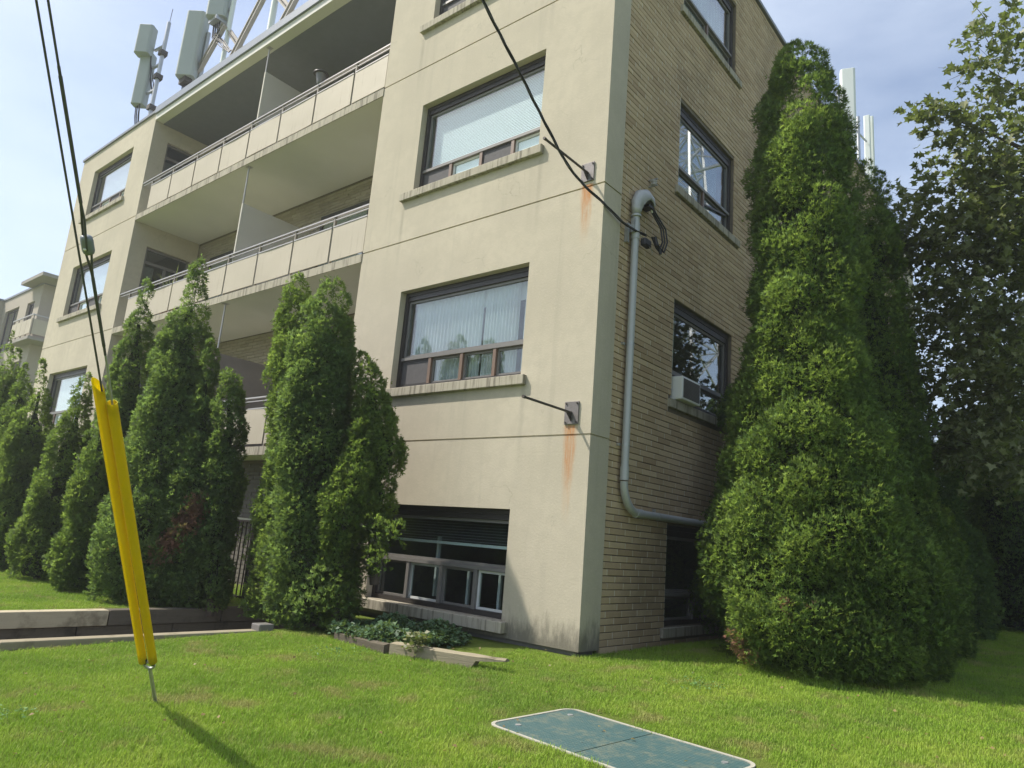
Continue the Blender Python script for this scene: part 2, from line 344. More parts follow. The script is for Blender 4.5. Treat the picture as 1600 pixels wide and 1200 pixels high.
def blade_mat():
    k = NT('grass_blade'); c = grass_cols(k); t = k.attr('tone')
    c = k.mix(k.math('MULTIPLY', t, 0.5), c, (0.40, 0.44, 0.15))
    p = k.bsdf(c, 0.65, 0, None, 0.15); tr = k.n('ShaderNodeBsdfTranslucent'); k.set(tr.inputs[0], c)
    mx = k.n('ShaderNodeMixShader'); mx.inputs[0].default_value = 0.35; k.t.links.new(p, mx.inputs[1]); k.t.links.new(tr.outputs[0], mx.inputs[2])
    return k.done(mx.outputs[0])
M['blade'] = blade_mat()
def lid_mat():
    k = NT('vault_lid'); x, y = k.xyz()[0], k.xyz()[1]
    a = k.math('SINE', k.math('MULTIPLY', k.math('ADD', x, y), 150)); b = k.math('SINE', k.math('MULTIPLY', k.math('SUBTRACT', x, y), 150))
    d = k.smooth(k.math('MULTIPLY', a, b), 0.2, 0.6)
    c = k.mix(k.noise(2, 4), (0.035, 0.085, 0.085), (0.055, 0.11, 0.107)); c = k.mix(k.math('MULTIPLY', d, 0.35), c, (0.10, 0.155, 0.15))
    c = k.mix(k.math('MULTIPLY', k.smooth(k.noise(9, 6, 0.8), 0.46, 0.66), 0.6), c, (0.17, 0.18, 0.125))
    c = k.mix(k.smooth(k.noise(38, 3, 0.6), 0.68, 0.72), c, (0.03, 0.035, 0.03))
    return k.done(k.bsdf(c, 0.6, 0, k.bump(d, 0.5, 0.004), 0.4))
M['lid'] = lid_mat()
M['rim'] = plain('pale_rim', (0.36, 0.345, 0.28), 0.85, var=0.2, scale=14, bump=0.3)
# ------------------------------------------------------------------ ground
def zg(x, y):
    z = -(0.006 if x < -3.2 else 0.025)*min(max(0.0, -y), 9.0)
    z += 0.075*math.exp(-((x-1.55)**2+(y-1.35)**2)/1.7) if x > 0.05 else 0.0
    if y > 0.5 and x > 0.0: z += min(0.03*(y-0.5), 0.14)*min(1.0, x/0.5)
    return z
WX0, WX1, WY1 = -3.83, -2.50, -0.30          # sunken walk: from the street to the entrance
def ground_obj():
    xs = sorted(set([-300, -120, -60, -40, -30, -25, -20, -18, WX0, WX1, 10, 12, 15, 20, 30, 60, 120, 300] + [x*0.5 for x in range(-34, 19)]))
    ys = sorted(set([-300, -120, -60, -30, -20, -15, -12, WY1, 0.5, 10, 12, 14, 17, 20, 30, 60, 120, 300] + [y*0.5 for y in range(-20, 19)]))
    V = [(x, y, zg(x, y)) for y in ys for x in xs]; nx = len(xs); F = []
    for j in range(len(ys)-1):
        for i in range(nx-1):
            if xs[i] >= WX0-1e-6 and xs[i+1] <= WX1+1e-6 and ys[j] >= -12-1e-6 and ys[j+1] <= WY1+1e-6: continue
            F.append((j*nx+i, j*nx+i+1, (j+1)*nx+i+1, (j+1)*nx+i))
    o = mesh_np('lawn', np.array(V), F, M['lawn']); props(o, kind='structure', label='sunlit green lawn sloping down from the building'); return o
lawn = ground_obj()
o = MB().box(WX0-0.1, WX1+0.1, -12, WY1+0.9, -0.75, -0.62).build('walkway', M['asphalt']); props(o, kind='structure')

# ------------------------------------------------------------------ the near apartment building
BX0, BX1 = -16.07, 0.0
TR0, TL1 = -3.86, -11.97                       # right tower's left edge, left tower's right edge
ZT = 9.62
GRV = [2.0, 4.605, 7.145]                      # storey grooves
BACK = 1.45
bld = thing('apartment_building', 'beige stucco and buff brick four storey apartment block with balconies, filling the frame', 'building', (-8, 0, 0))

def rects_minus(u0, u1, v0, v1, holes):
    us = sorted(set([u0, u1]+[q for h in holes for q in h[:2] if u0 < q < u1])); vs_ = sorted(set([v0, v1]+[q for h in holes for q in h[2:4] if v0 < q < v1]))
    for i in range(len(us)-1):
        for j in range(len(vs_)-1):
            cu, cv = (us[i]+us[i+1])/2, (vs_[j]+vs_[j+1])/2
            if any(h[0] < cu < h[1] and h[2] < cv < h[3] for h in holes): continue
            yield us[i], us[i+1], vs_[j], vs_[j+1]
def wall(mb, plane, u0, u1, v0, v1, holes, depth=0.16, flip=False):
    """plane = function (u, d, v) -> xyz, d is depth inwards"""
    for a, b, c, d in rects_minus(u0, u1, v0, v1, holes):
        mb.quad(plane(a, 0, c), plane(b, 0, c), plane(b, 0, d), plane(a, 0, d))
    for a, b, c, d in [h[:4] for h in holes]:
        a2, b2, c2, d2 = max(a, u0), min(b, u1), max(c, v0), min(d, v1)
        if a2 >= b2 or c2 >= d2: continue
        mb.quad(plane(a, 0, c2), plane(a, depth, c2), plane(a, depth, d2), plane(a, 0, d2))
        mb.quad(plane(b, 0, c2), plane(b, depth, c2), plane(b, depth, d2), plane(b, 0, d2))
        if c >= v0: mb.quad(plane(a2, 0, c), plane(b2, 0, c), plane(b2, depth, c), plane(a2, depth, c))
        if d <= v1: mb.quad(plane(a2, 0, d), plane(b2, 0, d), plane(b2, depth, d), plane(a2, depth, d))
P_FRONT = lambda u, d, v: (u, d, v)
P_SIDE = lambda u, d, v: (-0.024-d, u, v)
P_REVEAL = lambda u, d, v: (TL1-d, u, v)

FW = dict(w4=(7.83, 9.09), w3=(5.285, 6.55), w2=(2.65, 3.91), w1=(0.20, 1.27))
HR = [(-2.97, -0.91, *FW[k]) for k in FW]
HL = [(-15.14, -12.92, *FW[k]) for k in FW]
HS = [(1.60, 3.27, a, b) for a, b in ((7.80, 9.00), (5.29, 6.47), (2.67, 3.87), (0.20, 1.27))]
HREV = [(0.34, 1.32, a, b) for a, b in ((7.16, 9.06), (4.62, 6.56), (2.02, 4.0))]

def stucco_tower(x0, x1, holes, side_hi, side_lo, rev_holes=None):
    mb = MB(); zs = [0.045]+[g for g in GRV]+[ZT]
    for i in range(4):
        a = zs[i] if i == 0 else zs[i]+0.009; b = zs[i+1]-(0.009 if i < 3 else 0)
        wall(mb, P_FRONT, x0, x1, a, b, holes)
        # the sides of the tower
        if side_hi is not None:
            wall(mb, lambda u, d, v: (x1-d, u, v), 0, side_hi, a, b, rev_holes or [])
        wall(mb, lambda u, d, v: (x0+d, u, v), 0, side_lo, a, b, [])
        if i < 3:                                # the groove: back strip and lips
            g0, g1 = b, b+0.018; d = 0.014
            mb.quad((x0, 0, g0), (x1, 0, g0), (x1-d, d, g0), (x0+d, d, g0)); mb.quad((x0, 0, g1), (x1, 0, g1), (x1-d, d, g1), (x0+d, d, g1))
            mb.quad((x0+d, d, g0), (x1-d, d, g0), (x1-d, d, g1), (x0+d, d, g1))
            if side_hi is not None:
                mb.quad((x1, 0, g0), (x1, side_hi, g0), (x1-d, side_hi, g0), (x1-d, d, g0)); mb.quad((x1, 0, g1), (x1, side_hi, g1), (x1-d, side_hi, g1), (x1-d, d, g1))
                mb.quad((x1-d, d, g0), (x1-d, side_hi, g0), (x1-d, side_hi, g1), (x1-d, d, g1))
    mb.quad((x0, 0, 0.045), (x1, 0, 0.045), (x1, 0.1, 0.045), (x0, 0.1, 0.045))
    if side_hi is not None and rev_holes is None:   # the back of the corner pier, where the brick starts
        mb.quad((x1, side_hi, 0.045), (x1-0.06, side_hi, 0.045), (x1-0.06, side_hi, ZT), (x1, side_hi, ZT))
        mb.quad((x1, 0, 0.045), (x1, side_hi, 0.045), (x1-0.1, side_hi, 0.045), (x1-0.1, 0, 0.045))
    return mb
tower = stucco_tower(TR0, BX1, HR, 0.335, BACK).build('stucco_wall', M['stucco'], bld)
tower2 = stucco_tower(BX0, TL1, HL, BACK, 3.0, HREV).build('stucco_wall', M['stucco'], bld)
MB().box(TR0+0.05, -0.045, 0.04, 0.3, -0.3, 0.05).build('foundation', M['found'], bld)
MB().box(-0.12, -0.045, 0.301, 14.2, -0.3, 0.0).build('foundation', M['found'], bld)
MB().box(BX0+0.05, TL1-0.05, 0.04, 0.3, -0.3, 0.05).build('foundation', M['found'], bld)
# floors, roof slab, hidden walls
for z in (-0.1, 1.90, 4.50, 7.03):
    MB().box(TR0+0.02, -0.17, 0.17, 14.0, z, z+0.1).build('interior_floor', M['room'], bld)
    MB().box(BX0+0.02, TL1-0.17, 0.17, 14.0, z, z+0.1).build('interior_floor', M['room'], bld)
MB().box(TR0+0.02, -0.3, 4.2, 4.3, 0.05, 9.4).build('interior_wall', M['room'], bld); MB().box(BX0+0.02, TL1-0.2, 4.2, 4.3, 0.05, 9.4).build('interior_wall', M['room'], bld)
MB().box(TR0+0.01, TR0+0.1, 0.18, 4.2, 0, 9.4).build('interior_wall', M['room'], bld)
MB().box(BX0+0.01, -0.18, 0.17, 14.0, 9.42, 9.55).build('roof', M['flash'], bld)
MB().box(BX0, BX0+0.1, 3.0, 14, 0, ZT).box(BX0, -0.05, 14.0, 14.1, 0, ZT).build('rear_wall', M['stucco_grey'], bld)

# parapet cap
for b_ in ((TR0, 0.03, -0.035, 0.06), (-0.09, 0.03, 0.061, 15.2), (BX0-0.03, TL1, -0.035, 0.06), (BX0-0.03, BX0+0.07, 0.061, 14)): MB().box(*b_, ZT, ZT+0.06).build('roof_cap', M['flash'], bld)
rf = MB().box(TL1+0.003, TR0-0.003, -0.05, 0.02, ZT-0.05, ZT+0.11).box(TL1+0.003, TR0-0.003, 0.021, 0.4, ZT+0.05, ZT+0.11).build('roof_flashing', plain('blue_grey_flashing', (0.22, 0.24, 0.265), 0.4, 0.3, var=0.1), bld)
MB().box(TL1+0.003, TR0-0.003, -0.012, BACK+0.3, ZT-0.19, ZT-0.053).build('roof_slab', M['soffit'], bld)

# brick side wall -----------------------------------------------------------
side = MB(); wall(side, P_SIDE, 0.335, 14.2, -0.15, ZT, HS, 0.13)
side.quad((-0.024, 14.2, 0), (-0.3, 14.2, 0), (-0.3, 14.2, ZT), (-0.024, 14.2, ZT))
brick_wall = side.build('brick_wall', M['mortar'], bld)
MB().box(-0.2, 0.03, 14.2, 15.2, 0, ZT).build('end_pier', M['stucco'], bld)
CH, BL, BH = 0.0645, 0.298, 0.0565
rng = random.Random(5)
def brick_mesh(tone, n):
    # body with the front arris eased; front face at x=0, local
    l, h, d = 0.5, 0.5, 0.0125
    e = 0.004
    V = [(-d, -l, -h), (-d, l, -h), (-d, l, h), (-d, -l, h), (-e*0.6, -l, -h), (-e*0.6, l, -h), (-e*0.6, l, h), (-e*0.6, -l, h),
         (0, -l+0.012, -h+0.06), (0, l-0.012, -h+0.06), (0, l-0.012, h-0.06), (0, -l+0.012, h-0.06)]
    F = [(0, 1, 5, 4), (1, 2, 6, 5), (2, 3, 7, 6), (3, 0, 4, 7), (4, 5, 9, 8), (5, 6, 10, 9), (6, 7, 11, 10), (7, 4, 8, 11), (8, 9, 10, 11)]
    return V, F
bV, bF = brick_mesh(0, 0); bV = np.array(bV)
def brick_rows(y0, y1, z0, z1, holes):
    rows = []; nrow = int((z1-z0)/CH)
    for r in range(nrow):
        zc = z0+(r+0.5)*CH
        segs = [(y0, y1)]
        for h in holes:
            if h[2]-0.02 < zc < h[3]+0.02:
                ns = []
                for a, b in segs:
                    if h[1] <= a or h[0] >= b: ns.append((a, b)); continue
                    if h[0] > a: ns.append((a, h[0]))
                    if h[1] < b: ns.append((h[1], b))
                segs = ns
        offs = ((r % 2)*0.5 + (0.22 if (r//2) % 3 == 1 else 0))*BL + rng.uniform(-0.015, 0.015)
        for a, b in segs:
            y = math.floor((a-offs)/BL)*BL+offs
            while y < b:
                p, q = max(y, a), min(y+BL-0.011, b)
                if q-p > 0.02: rows.append(((p+q)/2, zc+rng.uniform(-0.0012, 0.0012), q-p, min(1, max(0, rng.gauss(0.5, 0.22))), rng.uniform(-0.0015, 0.0025)))
                y += BL
    return rows
sill_hole = [(1.525, 3.44, h[2]-0.11, h[2]-0.005) for h in HS]
bricks = brick_rows(0.337, 14.19, -0.13, ZT, HS+sill_hole)
def seen(b):
    p = Vector((0, b[0], b[1])); d = p-CAM; hid = (b[0] > 1.9 and b[1] < 1.2) or (b[0] > 2.9 and b[1] < 3) or b[0] > 3.6 or b[1] < -0.07
    return 0 if hid else b[2]*CH*abs(d.x)/d.length**3
bricks.sort(key=seen, reverse=True)
tone_mesh = {}
for b in bricks[:300]:
    t = round(b[3]*9)
    if t not in tone_mesh:
        o = mesh_np('brick', bV, bF, M['brick'], None, attrs={'tone': ('FACE', [t/9]*len(bF))}); tone_mesh[t] = o.data; bpy.data.objects.remove(o)
    o = bpy.data.objects.new('brick', tone_mesh[t]); link(o, brick_wall)
    o.location = Vector((-0.0115+b[4], b[0], b[1]))-Vector(off(brick_wall)); o.scale = (1, b[2], BH)
def brick_mass(name, bl, mat, parent, place):
    V = []; F = []; T = []
    for b in bl:
        n = len(V); V += [place(v[0], b[0]+v[1]*b[2], b[1]+v[2]*BH, b[4]) for v in bV]; F += [tuple(n+i for i in f) for f in bF]; T += [b[3]]*len(bF)
    o = mesh_np(name, np.array(V), F, mat, parent, attrs={'tone': ('FACE', T)}); o['kind'] = 'stuff'; return o
V = []; F = []
for b in bricks:
    n = len(V); y = b[0]+b[2]/2; V += [(-0.024, y, b[1]-BH/2), (-0.024, y+.011, b[1]-BH/2), (-0.024, y+.011, b[1]+BH/2), (-0.024, y, b[1]+BH/2), (-0.0135, y, b[1]-BH/2), (-0.0135, y+.011, b[1]-BH/2), (-0.0135, y+.011, b[1]+BH/2), (-0.0135, y, b[1]+BH/2)]
    F += [(n+4, n+5, n+6, n+7), (n, n+1, n+5, n+4), (n+3, n+7, n+6, n+2)]
o = mesh_np('upright_joints', np.array(V), F, M['pale_mortar'], brick_wall); o['kind'] = 'stuff'
brick_mass('far_bricks', bricks[300:], M['brick'], brick_wall, lambda d, y, z, j: (-0.0115+j+d, y, z))
mb = MB()
for h in HS: mb.box(-0.10, 0.045, 1.53, 3.435, h[2]-0.105, h[2]-0.008)
sills_side = None

# windows ------------------------------------------------------------------
def pbox(mb, P, u0, u1, d0, d1, v0, v1):
    a = P(u0, d0, v0); b = P(u1, d1, v1); return mb.box(a[0], b[0], a[1], b[1], a[2], b[2])
def rail4(mb, P, u0, u1, v0, v1, t, d0, d1):
    pbox(mb, P, u0, u0+t, d0, d1, v0, v1); pbox(mb, P, u1-t, u1, d0, d1, v0, v1)
    pbox(mb, P, u0+t, u1-t, d0, d1, v0, v0+t); pbox(mb, P, u0+t, u1-t, d0, d1, v1-t, v1); return mb
def window_sill(P, u0, u1, v0, v1, proj, parent, mat='concrete'):
    mb = MB(); pbox(mb, P, u0, u1, -proj, 0.10, v0, v1); return mb.build('window_sill', M[mat], parent, bevel=0.006)
def slat_blind(P, u0, u1, v0, v1, d, parent, mat, pitch=0.025, rail=True, tilt=0.6):
    V = []; F = []; z = v1; 
    while z > v0+0.01:
        n = len(V); hw = 0.012
        V += [P(u0, d-hw*math.cos(tilt), z-hw*math.sin(tilt)*1.0), P(u1, d-hw*math.cos(tilt), z-hw*math.sin(tilt)), P(u1, d+hw*math.cos(tilt), z+hw*math.sin(tilt)), P(u0, d+hw*math.cos(tilt), z+hw*math.sin(tilt))]
        F.append((n, n+1, n+2, n+3)); z -= pitch
    o = mesh_np('blind', np.array(V), F, mat, parent); o['kind'] = 'stuff'
    if rail:
        mb = MB(); pbox(mb, P, u0, u1, d-0.015, d+0.015, v0-0.03, v0); mb.build('blind_rail', mat, parent)
    return o
def curtain_mesh(P, u0, u1, v0, v1, d, parent, mat, amp=0.025, n=220, seed=0, name='curtain', gather=0.0):
    r = np.random.default_rng(seed); u = np.linspace(u0, u1, n); ph = np.cumsum(r.uniform(0.4, 1.0, n))*0.9
    V = []; rows = 8
    for j in range(rows):
        f = j/(rows-1); v = v0+(v1-v0)*f
        for i in range(n):
            uu = u[i]*(1-gather*(1-f))+gather*(1-f)*u0
            V.append(P(uu, d+amp*math.sin(ph[i]+0.3*f)*(1-0.3*f), v))
    F = [(j*n+i, j*n+i+1, (j+1)*n+i+1, (j+1)*n+i) for j in range(rows-1) for i in range(n-1)]
    return mesh_np(name, np.array(V), F, mat, parent, smooth=True)
def slider_window(P, h, mull, trans, glass, name='window', top_light=0.11, fill=(), dd=0.09):
    """a picture pane above a row of sliders; h = hole (u0,u1,v0,v1); mull = u of the mullions"""
    u0, u1, v0, v1 = h[:4]; mb = MB()
    rail4(mb, P, u0+0.004, u1-0.004, v0+0.003, v1-0.003, 0.05, dd, dd+0.09)
    pbox(mb, P, u0+0.054, u1-0.054, dd+0.008, dd+0.085, v1-top_light, v1-0.055)
    win = mb.build(name, M['dark_frame'], bld)
    zt = trans
    mb = MB(); rail4(mb, P, u0+0.056, u1-0.056, zt+0.018, v1-top_light-0.002, 0.03, dd+0.03, dd+0.07); mb.build('sash', M['frame_grey'], win)
    mb = MB(); pbox(mb, P, u0+0.056, u1-0.056, dd-0.006, dd+0.075, zt-0.02, zt+0.016); mb.build('transom', M['frame_grey'], win)
    for k, m_ in enumerate(mull):
        mb = MB(); pbox(mb, P, m_-0.022, m_+0.022, dd, dd+0.07, v0+0.054, zt-0.022); mb.build('mullion', M['frame_brown'] if v0 > 0.5 else M['frame_grey'], win)
    mb = MB(); pbox(mb, P, u0+0.086, u1-0.086, dd+0.045, dd+0.051, zt+0.048, v1-top_light-0.032); mb.build('pane', glass, win)
    edges = [u0+0.056]+[m_ for m_ in mull]+[u1-0.056]
    for i in range(len(edges)-1):
        a = edges[i]+(0.024 if i else 0.0); b = edges[i+1]-(0.024 if i < len(edges)-2 else 0.0)
        kind = fill[i] if i < len(fill) else 'glass'; z0, z1 = v0+0.056, zt-0.024
        if kind == 'screen':
            mb = MB(); rail4(mb, P, a, b, z0, z1, 0.015, dd+0.012, dd+0.03); mb.build('sash', M['dark_frame'], win)
            mb = MB(); pbox(mb, P, a+0.016, b-0.016, dd+0.018, dd+0.022, z0+0.016, z1-0.016); mb.build('insect_screen', M['screen'], win)
        else:
            fm = M['frame_white'] if kind == 'white' else M['frame_grey']
            mb = MB(); rail4(mb, P, a, b, z0, z1, 0.024, dd+0.03, dd+0.06); mb.build('sash', fm, win)
            mb = MB(); pbox(mb, P, a+0.025, b-0.025, dd+0.042, dd+0.047, z0+0.025, z1-0.025); mb.build('pane', glass, win)
            if kind == 'white' and v0 > 0.5: mb = MB(); pbox(mb, P, a+0.03, b-0.03, dd+0.052, dd+0.056, z0+0.03, z1-0.03); mb.build('window_shade', M['blind'], win)
    return win
mullR = (-2.41, -1.89, -1.385)
# right tower
for key in ('w4', 'w3', 'w2', 'w1'):
    v0, v1 = FW[key]; h = (-2.97, -0.91, v0, v1)
    tz = {'w4': 8.15, 'w3': 5.595, 'w2': 3.04, 'w1': 0.665}[key]
    fill = {'w4': ('screen', 'white', 'screen', 'white'), 'w3': ('screen', 'white', 'screen', 'white'), 'w2': ('screen', 'glass', 'glass', 'glass'), 'w1': ('glass', 'white', 'glass', 'white')}[key]
    wn = slider_window(P_FRONT, h, mullR, tz, M['glass'], fill=fill)
    sp = 0.055 if key != 'w1' else 0.09
    window_sill(P_FRONT, -3.165, -0.832, v0-0.108, v0-0.003, sp, wn)
    if key in ('w4', 'w3'): slat_blind(P_FRONT, -2.85, -0.93, v0+0.06, v1-0.09, 0.185, wn, M['blind'], 0.021, tilt=1.25)
    if key == 'w2':
        curtain_mesh(P_FRONT, -2.86, -1.72, v0-0.02, v1-0.05, 0.205, wn, M['curtain'], 0.018, 200, 3)
        curtain_mesh(P_FRONT, -1.68, -1.17, v0-0.02, v1-0.05, 0.20, wn, M['curtain'], 0.02, 110, 4)
        curtain_mesh(P_FRONT, -1.10, -0.80, v0-0.02, v1-0.05, 0.205, wn, M['curtain'], 0.018, 60, 5)
        mb = MB(); mb.box(-2.9, -0.93, 0.232, 0.24, v1-0.32, v1-0.05); mb.build('valance', M['curtain'], wn)
    if key == 'w1':
        slat_blind(P_FRONT, -2.86, -0.95, v1-0.37, v1-0.11, 0.235, wn, M['blind'], 0.03, tilt=0.15)
        # secondary glazing seen inside
        mb = MB(); mb.box(-1.63, -1.60, 0.24, 0.27, 0.26, 0.62); mb.box(-1.19, -1.16, 0.24, 0.27, 0.26, 0.62); mb.box(-2.15, -2.12, 0.26, 0.3, 0.3, 0.95)
        mb.build('inner_sash', M['frame_white'], wn)
# left tower
for key in ('w4', 'w3', 'w2', 'w1'):
    v0, v1 = FW[key]; h = (-15.14, -12.92, v0, v1); tz = v0+0.315
    wn = slider_window(P_FRONT, h, (-14.55, -14.0, -13.45), tz, M['glass'], fill=('screen', 'white', 'screen', 'white'))
    window_sill(P_FRONT, -15.33, -12.87, v0-0.108, v0-0.003, 0.055, wn)
    slat_blind(P_FRONT, -14.80, -12.9, v0+0.03, v1-0.08, 0.185, wn, M['blind'], 0.021, tilt=1.25)
# brick side
P_SW = lambda u, d, v: (-0.012-d, u, v)
for i, h in enumerate(HS):
    v0, v1 = h[2], h[3]
    wn = slider_window(P_SW, h, (2.42,), v0+0.33, M['glass_side'], fill=('glass', 'glass'), dd=0.05, top_light=0.12)
    window_sill(P_SW, 1.53, 3.435, v0-0.105, v0-0.006, 0.035, wn, 'concrete')
    if i == 0: curtain_mesh(P_SW, 2.0, 3.2, v0, v1-0.1, 0.2, wn, M['curtain'], 0.025, 120, 8)
    if i == 1:
        slat_blind(P_SW, 1.66, 3.12, v0+0.3, v1-0.1, 0.2, wn, M['blind_side'], 0.024, tilt=1.2)
        curtain_mesh(P_SW, 2.5, 3.15, v0, v0+0.3, 0.22, wn, M['blind_side'], 0.02, 80, 9)
        mb = MB(); mb.beam((-0.085, 2.46, v0+0.16), (-0.085, 3.18, v0+0.30), 0.02, 0.025); mb.build('sash_bar', M['dark_frame'], wn)
    if i == 2: curtain_mesh(P_SW, 1.62, 2.05, v0+0.2, v1-0.08, 0.22, wn, M['curtain'], 0.03, 60, 10, gather=0.12)

# balconies ------------------------------------------------------------------
POSTS = (-4.65, -5.63, -6.625, -7.60, -8.56, -9.56, -10.555, -11.50)
back_bricks = brick_rows(-11.96, TR0-0.005, 2.02, 9.4, [])
mb = MB().box(TL1+0.002, TR0-0.002, BACK+0.016, BACK+0.1, 1.9, 9.42)
backw = mb.build('balcony_wall', M['mortar'], bld)
zr = [(2.02, 4.48), (4.62, 7.0), (7.16, 9.4)]
doors = [(-11.3, -9.3), (-7.2, -4.4)]
keep = [b for b in back_bricks if any(a < b[1] < c for a, c in zr) and not any(d0 < b[0] < d1 and any(a < b[1] < a+1.93 for a, c in zr) for d0, d1 in doors)]
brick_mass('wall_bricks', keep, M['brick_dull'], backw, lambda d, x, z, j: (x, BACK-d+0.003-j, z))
for k, (zf, zc) in enumerate(zr):
    for d0, d1 in doors:
        mb = MB(); rail4(mb, lambda u, d, v: (u, BACK-0.02+d, v), d0, d1, zf, zf+1.93, 0.07, 0, 0.03)
        mb.box((d0+d1)/2-0.03, (d0+d1)/2+0.03, BACK-0.02, BACK+0.01, zf+0.07, zf+1.86)
        dr = mb.build('patio_door', M['dark_frame'], bld)
        MB().box(d0+0.07, d1-0.07, BACK-0.003, BACK+0.004, zf+0.07, zf+1.86).build('pane', M['glass'], dr)
        MB().box(d0+0.02, d1-0.02, BACK+0.01, BACK+0.014, zf+0.02, zf+1.9).build('door_curtain', M['room'], dr)
    # the door in the flank of the left tower
    h = HREV[2-k]; P = lambda u, d, v: (TL1-d, u, v)
    v0, v1 = h[2], h[3]
    mb = MB(); rail4(mb, P, h[0]+0.003, h[1]-0.003, v0, v1-0.003, 0.05, 0.06, 0.12); pbox(mb, P, h[0]+0.05, h[1]-0.05, 0.065, 0.11, v1-0.36, v1-0.30); pbox(mb, P, 0.80, 0.86, 0.065, 0.11, v0+0.05, v1-0.36)
    dr = mb.build('side_door', M['frame_grey'], bld)
    mb = MB(); pbox(mb, P, h[0]+0.05, h[1]-0.05, 0.085, 0.09, v0+0.05, v1-0.05); mb.build('pane', M['glass'], dr)
    mb = MB(); pbox(mb, P, h[0]+0.05, 0.62, 0.13, 0.135, v0+0.05, v1-0.4); mb.build('door_curtain', M['frame_grey'], dr)
fascia_mat = M['concrete']
for zf in (2.0, 4.60, 7.14):
    slab = MB().box(TL1+0.003, TR0-0.003, 0.004, BACK, zf-0.115, zf).build('balcony', M['soffit'], bld)
    MB().box(TL1+0.003, TR0-0.003, -0.012, 0.0035, zf-0.118, zf+0.004).build('slab_edge', fascia_mat, slab)
    edges = [TR0-0.012]+list(POSTS)
    for i in range(len(POSTS)):
        a, b = edges[i+1]+0.022, edges[i]-0.022
        if i == 0: b = TR0-0.012
        n = 7; sag = rng.uniform(-0.006, 0.01)
        mb = MB(); vs_ = []
        for q in range(n):
            u = a+(b-a)*q/(n-1); bow = sag*math.sin(math.pi*q/(n-1))
            vs_ += [(u, 0.002+bow, zf+0.045), (u, 0.002+bow, zf+0.565), (u, 0.014+bow, zf+0.565), (u, 0.014+bow, zf+0.045)]
        fs = []
        for q in range(n-1):
            for t in range(4): fs.append((q*4+t, (q+1)*4+t, (q+1)*4+(t+1) % 4, q*4+(t+1) % 4))
        fs += [(0, 1, 2, 3), tuple((n-1)*4+t for t in (3, 2, 1, 0))]
        mb.add(vs_, fs).build('guard_panel', M['panel'], slab)
        mb = MB(); mb.box(a-0.004, b+0.004, -0.004, 0.018, zf+0.567, zf+0.585); mb.build('panel_trim', M['rail'], slab)
    for p in POSTS:
        MB().box(p-0.017, p+0.017, 0.016, 0.05, zf+0.002, zf+0.735).build('guard_post', M['rail_dark'], slab)
    MB().box(TL1+0.006, TR0-0.006, 0.005, 0.05, zf+0.737, zf+0.758).build('handrail', M['rail'], slab)
    MB().box(TL1+0.006, TR0-0.006, 0.02, 0.036, zf+0.690, zf+0.703).build('guard_rail', M['rail'], slab)
    hp = {2.0: 1.62, 4.60: 1.72, 7.14: 1.78}[zf]
    MB().box(-7.56, -7.52, 0.06, BACK-0.01, zf+0.004, zf+hp).build('partition', M['stucco_grey'] if zf > 3 else plain('stained_partition', (0.22, 0.19, 0.165), 0.95, var=0.25, scale=3), slab)
    top = {2.0: 4.482, 4.60: 7.022, 7.14: 9.43}[zf]
    MB().tube([(-7.55, 0.075, zf+0.005), (-7.55, 0.075, top)], 0.014, 8).box(-7.60, -7.50, 0.03, 0.12, top-0.006, top-0.001).build('partition_post', M['rail'], slab)
# basement storey under the first balcony
gb = [b for b in brick_rows(-11.95, TR0-0.01, -0.62, 1.86, [])]
bw = MB().box(TL1+0.01, TR0-0.01, 0.516, 0.6, -0.65, 1.88).build('basement_wall', M['mortar'], bld)
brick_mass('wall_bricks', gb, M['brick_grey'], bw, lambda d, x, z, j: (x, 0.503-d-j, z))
MB().box(-7.2, -4.6, 0.47, 0.5, 0.93, 0.985).build('ledge', M['stucco_grey'], bld)

# ------------------------------------------------------------------ neighbouring building
nb = thing('apartment_building', 'smaller far left apartment block with a canopy over a white corner balcony', 'building', (-34, 4.5, 0))
NX = -33.75; NY = 4.5
ws = [(-35.5, -34.5, 9.25, 10.2), (-38.8, -36.7, 8.0, 10.25), (-35.5, -34.5, 6.2, 7.3), (-38.8, -36.7, 5.0, 7.25)]
mb = MB(); wall(mb, lambda u, d, v: (u, NY+d, v), -39.4, NX, 0, 10.9, ws, 0.25); wall(mb, lambda u, d, v: (NX-d, u, v), NY, 16, 0, 10.9, [], 0.2)
mb.quad((-39.4, NY, 0), (-39.4, NY-1.5, 0), (-39.4, NY-1.5, 10.9), (-39.4, NY, 10.9)); mb.quad((-39.4, NY-1.5, 0), (-50, NY-1.5, 0), (-50, NY-1.5, 10.9), (-39.4, NY-1.5, 10.9))
nw = mb.build('stucco_wall', plain('neighbour_stucco', (0.36, 0.32, 0.26), 0.9, var=0.08), nb)
for a, b, c, d in ws:
    mb = MB(); rail4(mb, lambda u, dd, v: (u, NY+0.1+dd, v), a+0.01, b-0.01, c+0.01, d-0.01, 0.07, 0, 0.06); mb.box((a+b)/2-0.03, (a+b)/2+0.03, NY+0.1, NY+0.15, c+0.08, d-0.08); f = mb.build('window', M['dark_frame'], nb)
    MB().box(a+0.08, b-0.08, NY+0.13, NY+0.14, c+0.08, d-0.08).build('pane', M['glass'], f)
    MB().box(a, b, NY+0.26, NY+0.28, c, d).build('window_curtain', M['frame_grey'], f)
MB().box(-50, NX+0.05, NY-0.05, 16, 10.9, 11.0).build('roof_cap', M['flash'], nb); MB().box(-50, -39.35, NY-1.56, NY-0.051, 10.9, 11.0).build('roof_cap', M['flash'], nb)
nsf = plain('neighbour_concrete', (0.27, 0.25, 0.22), 0.9)
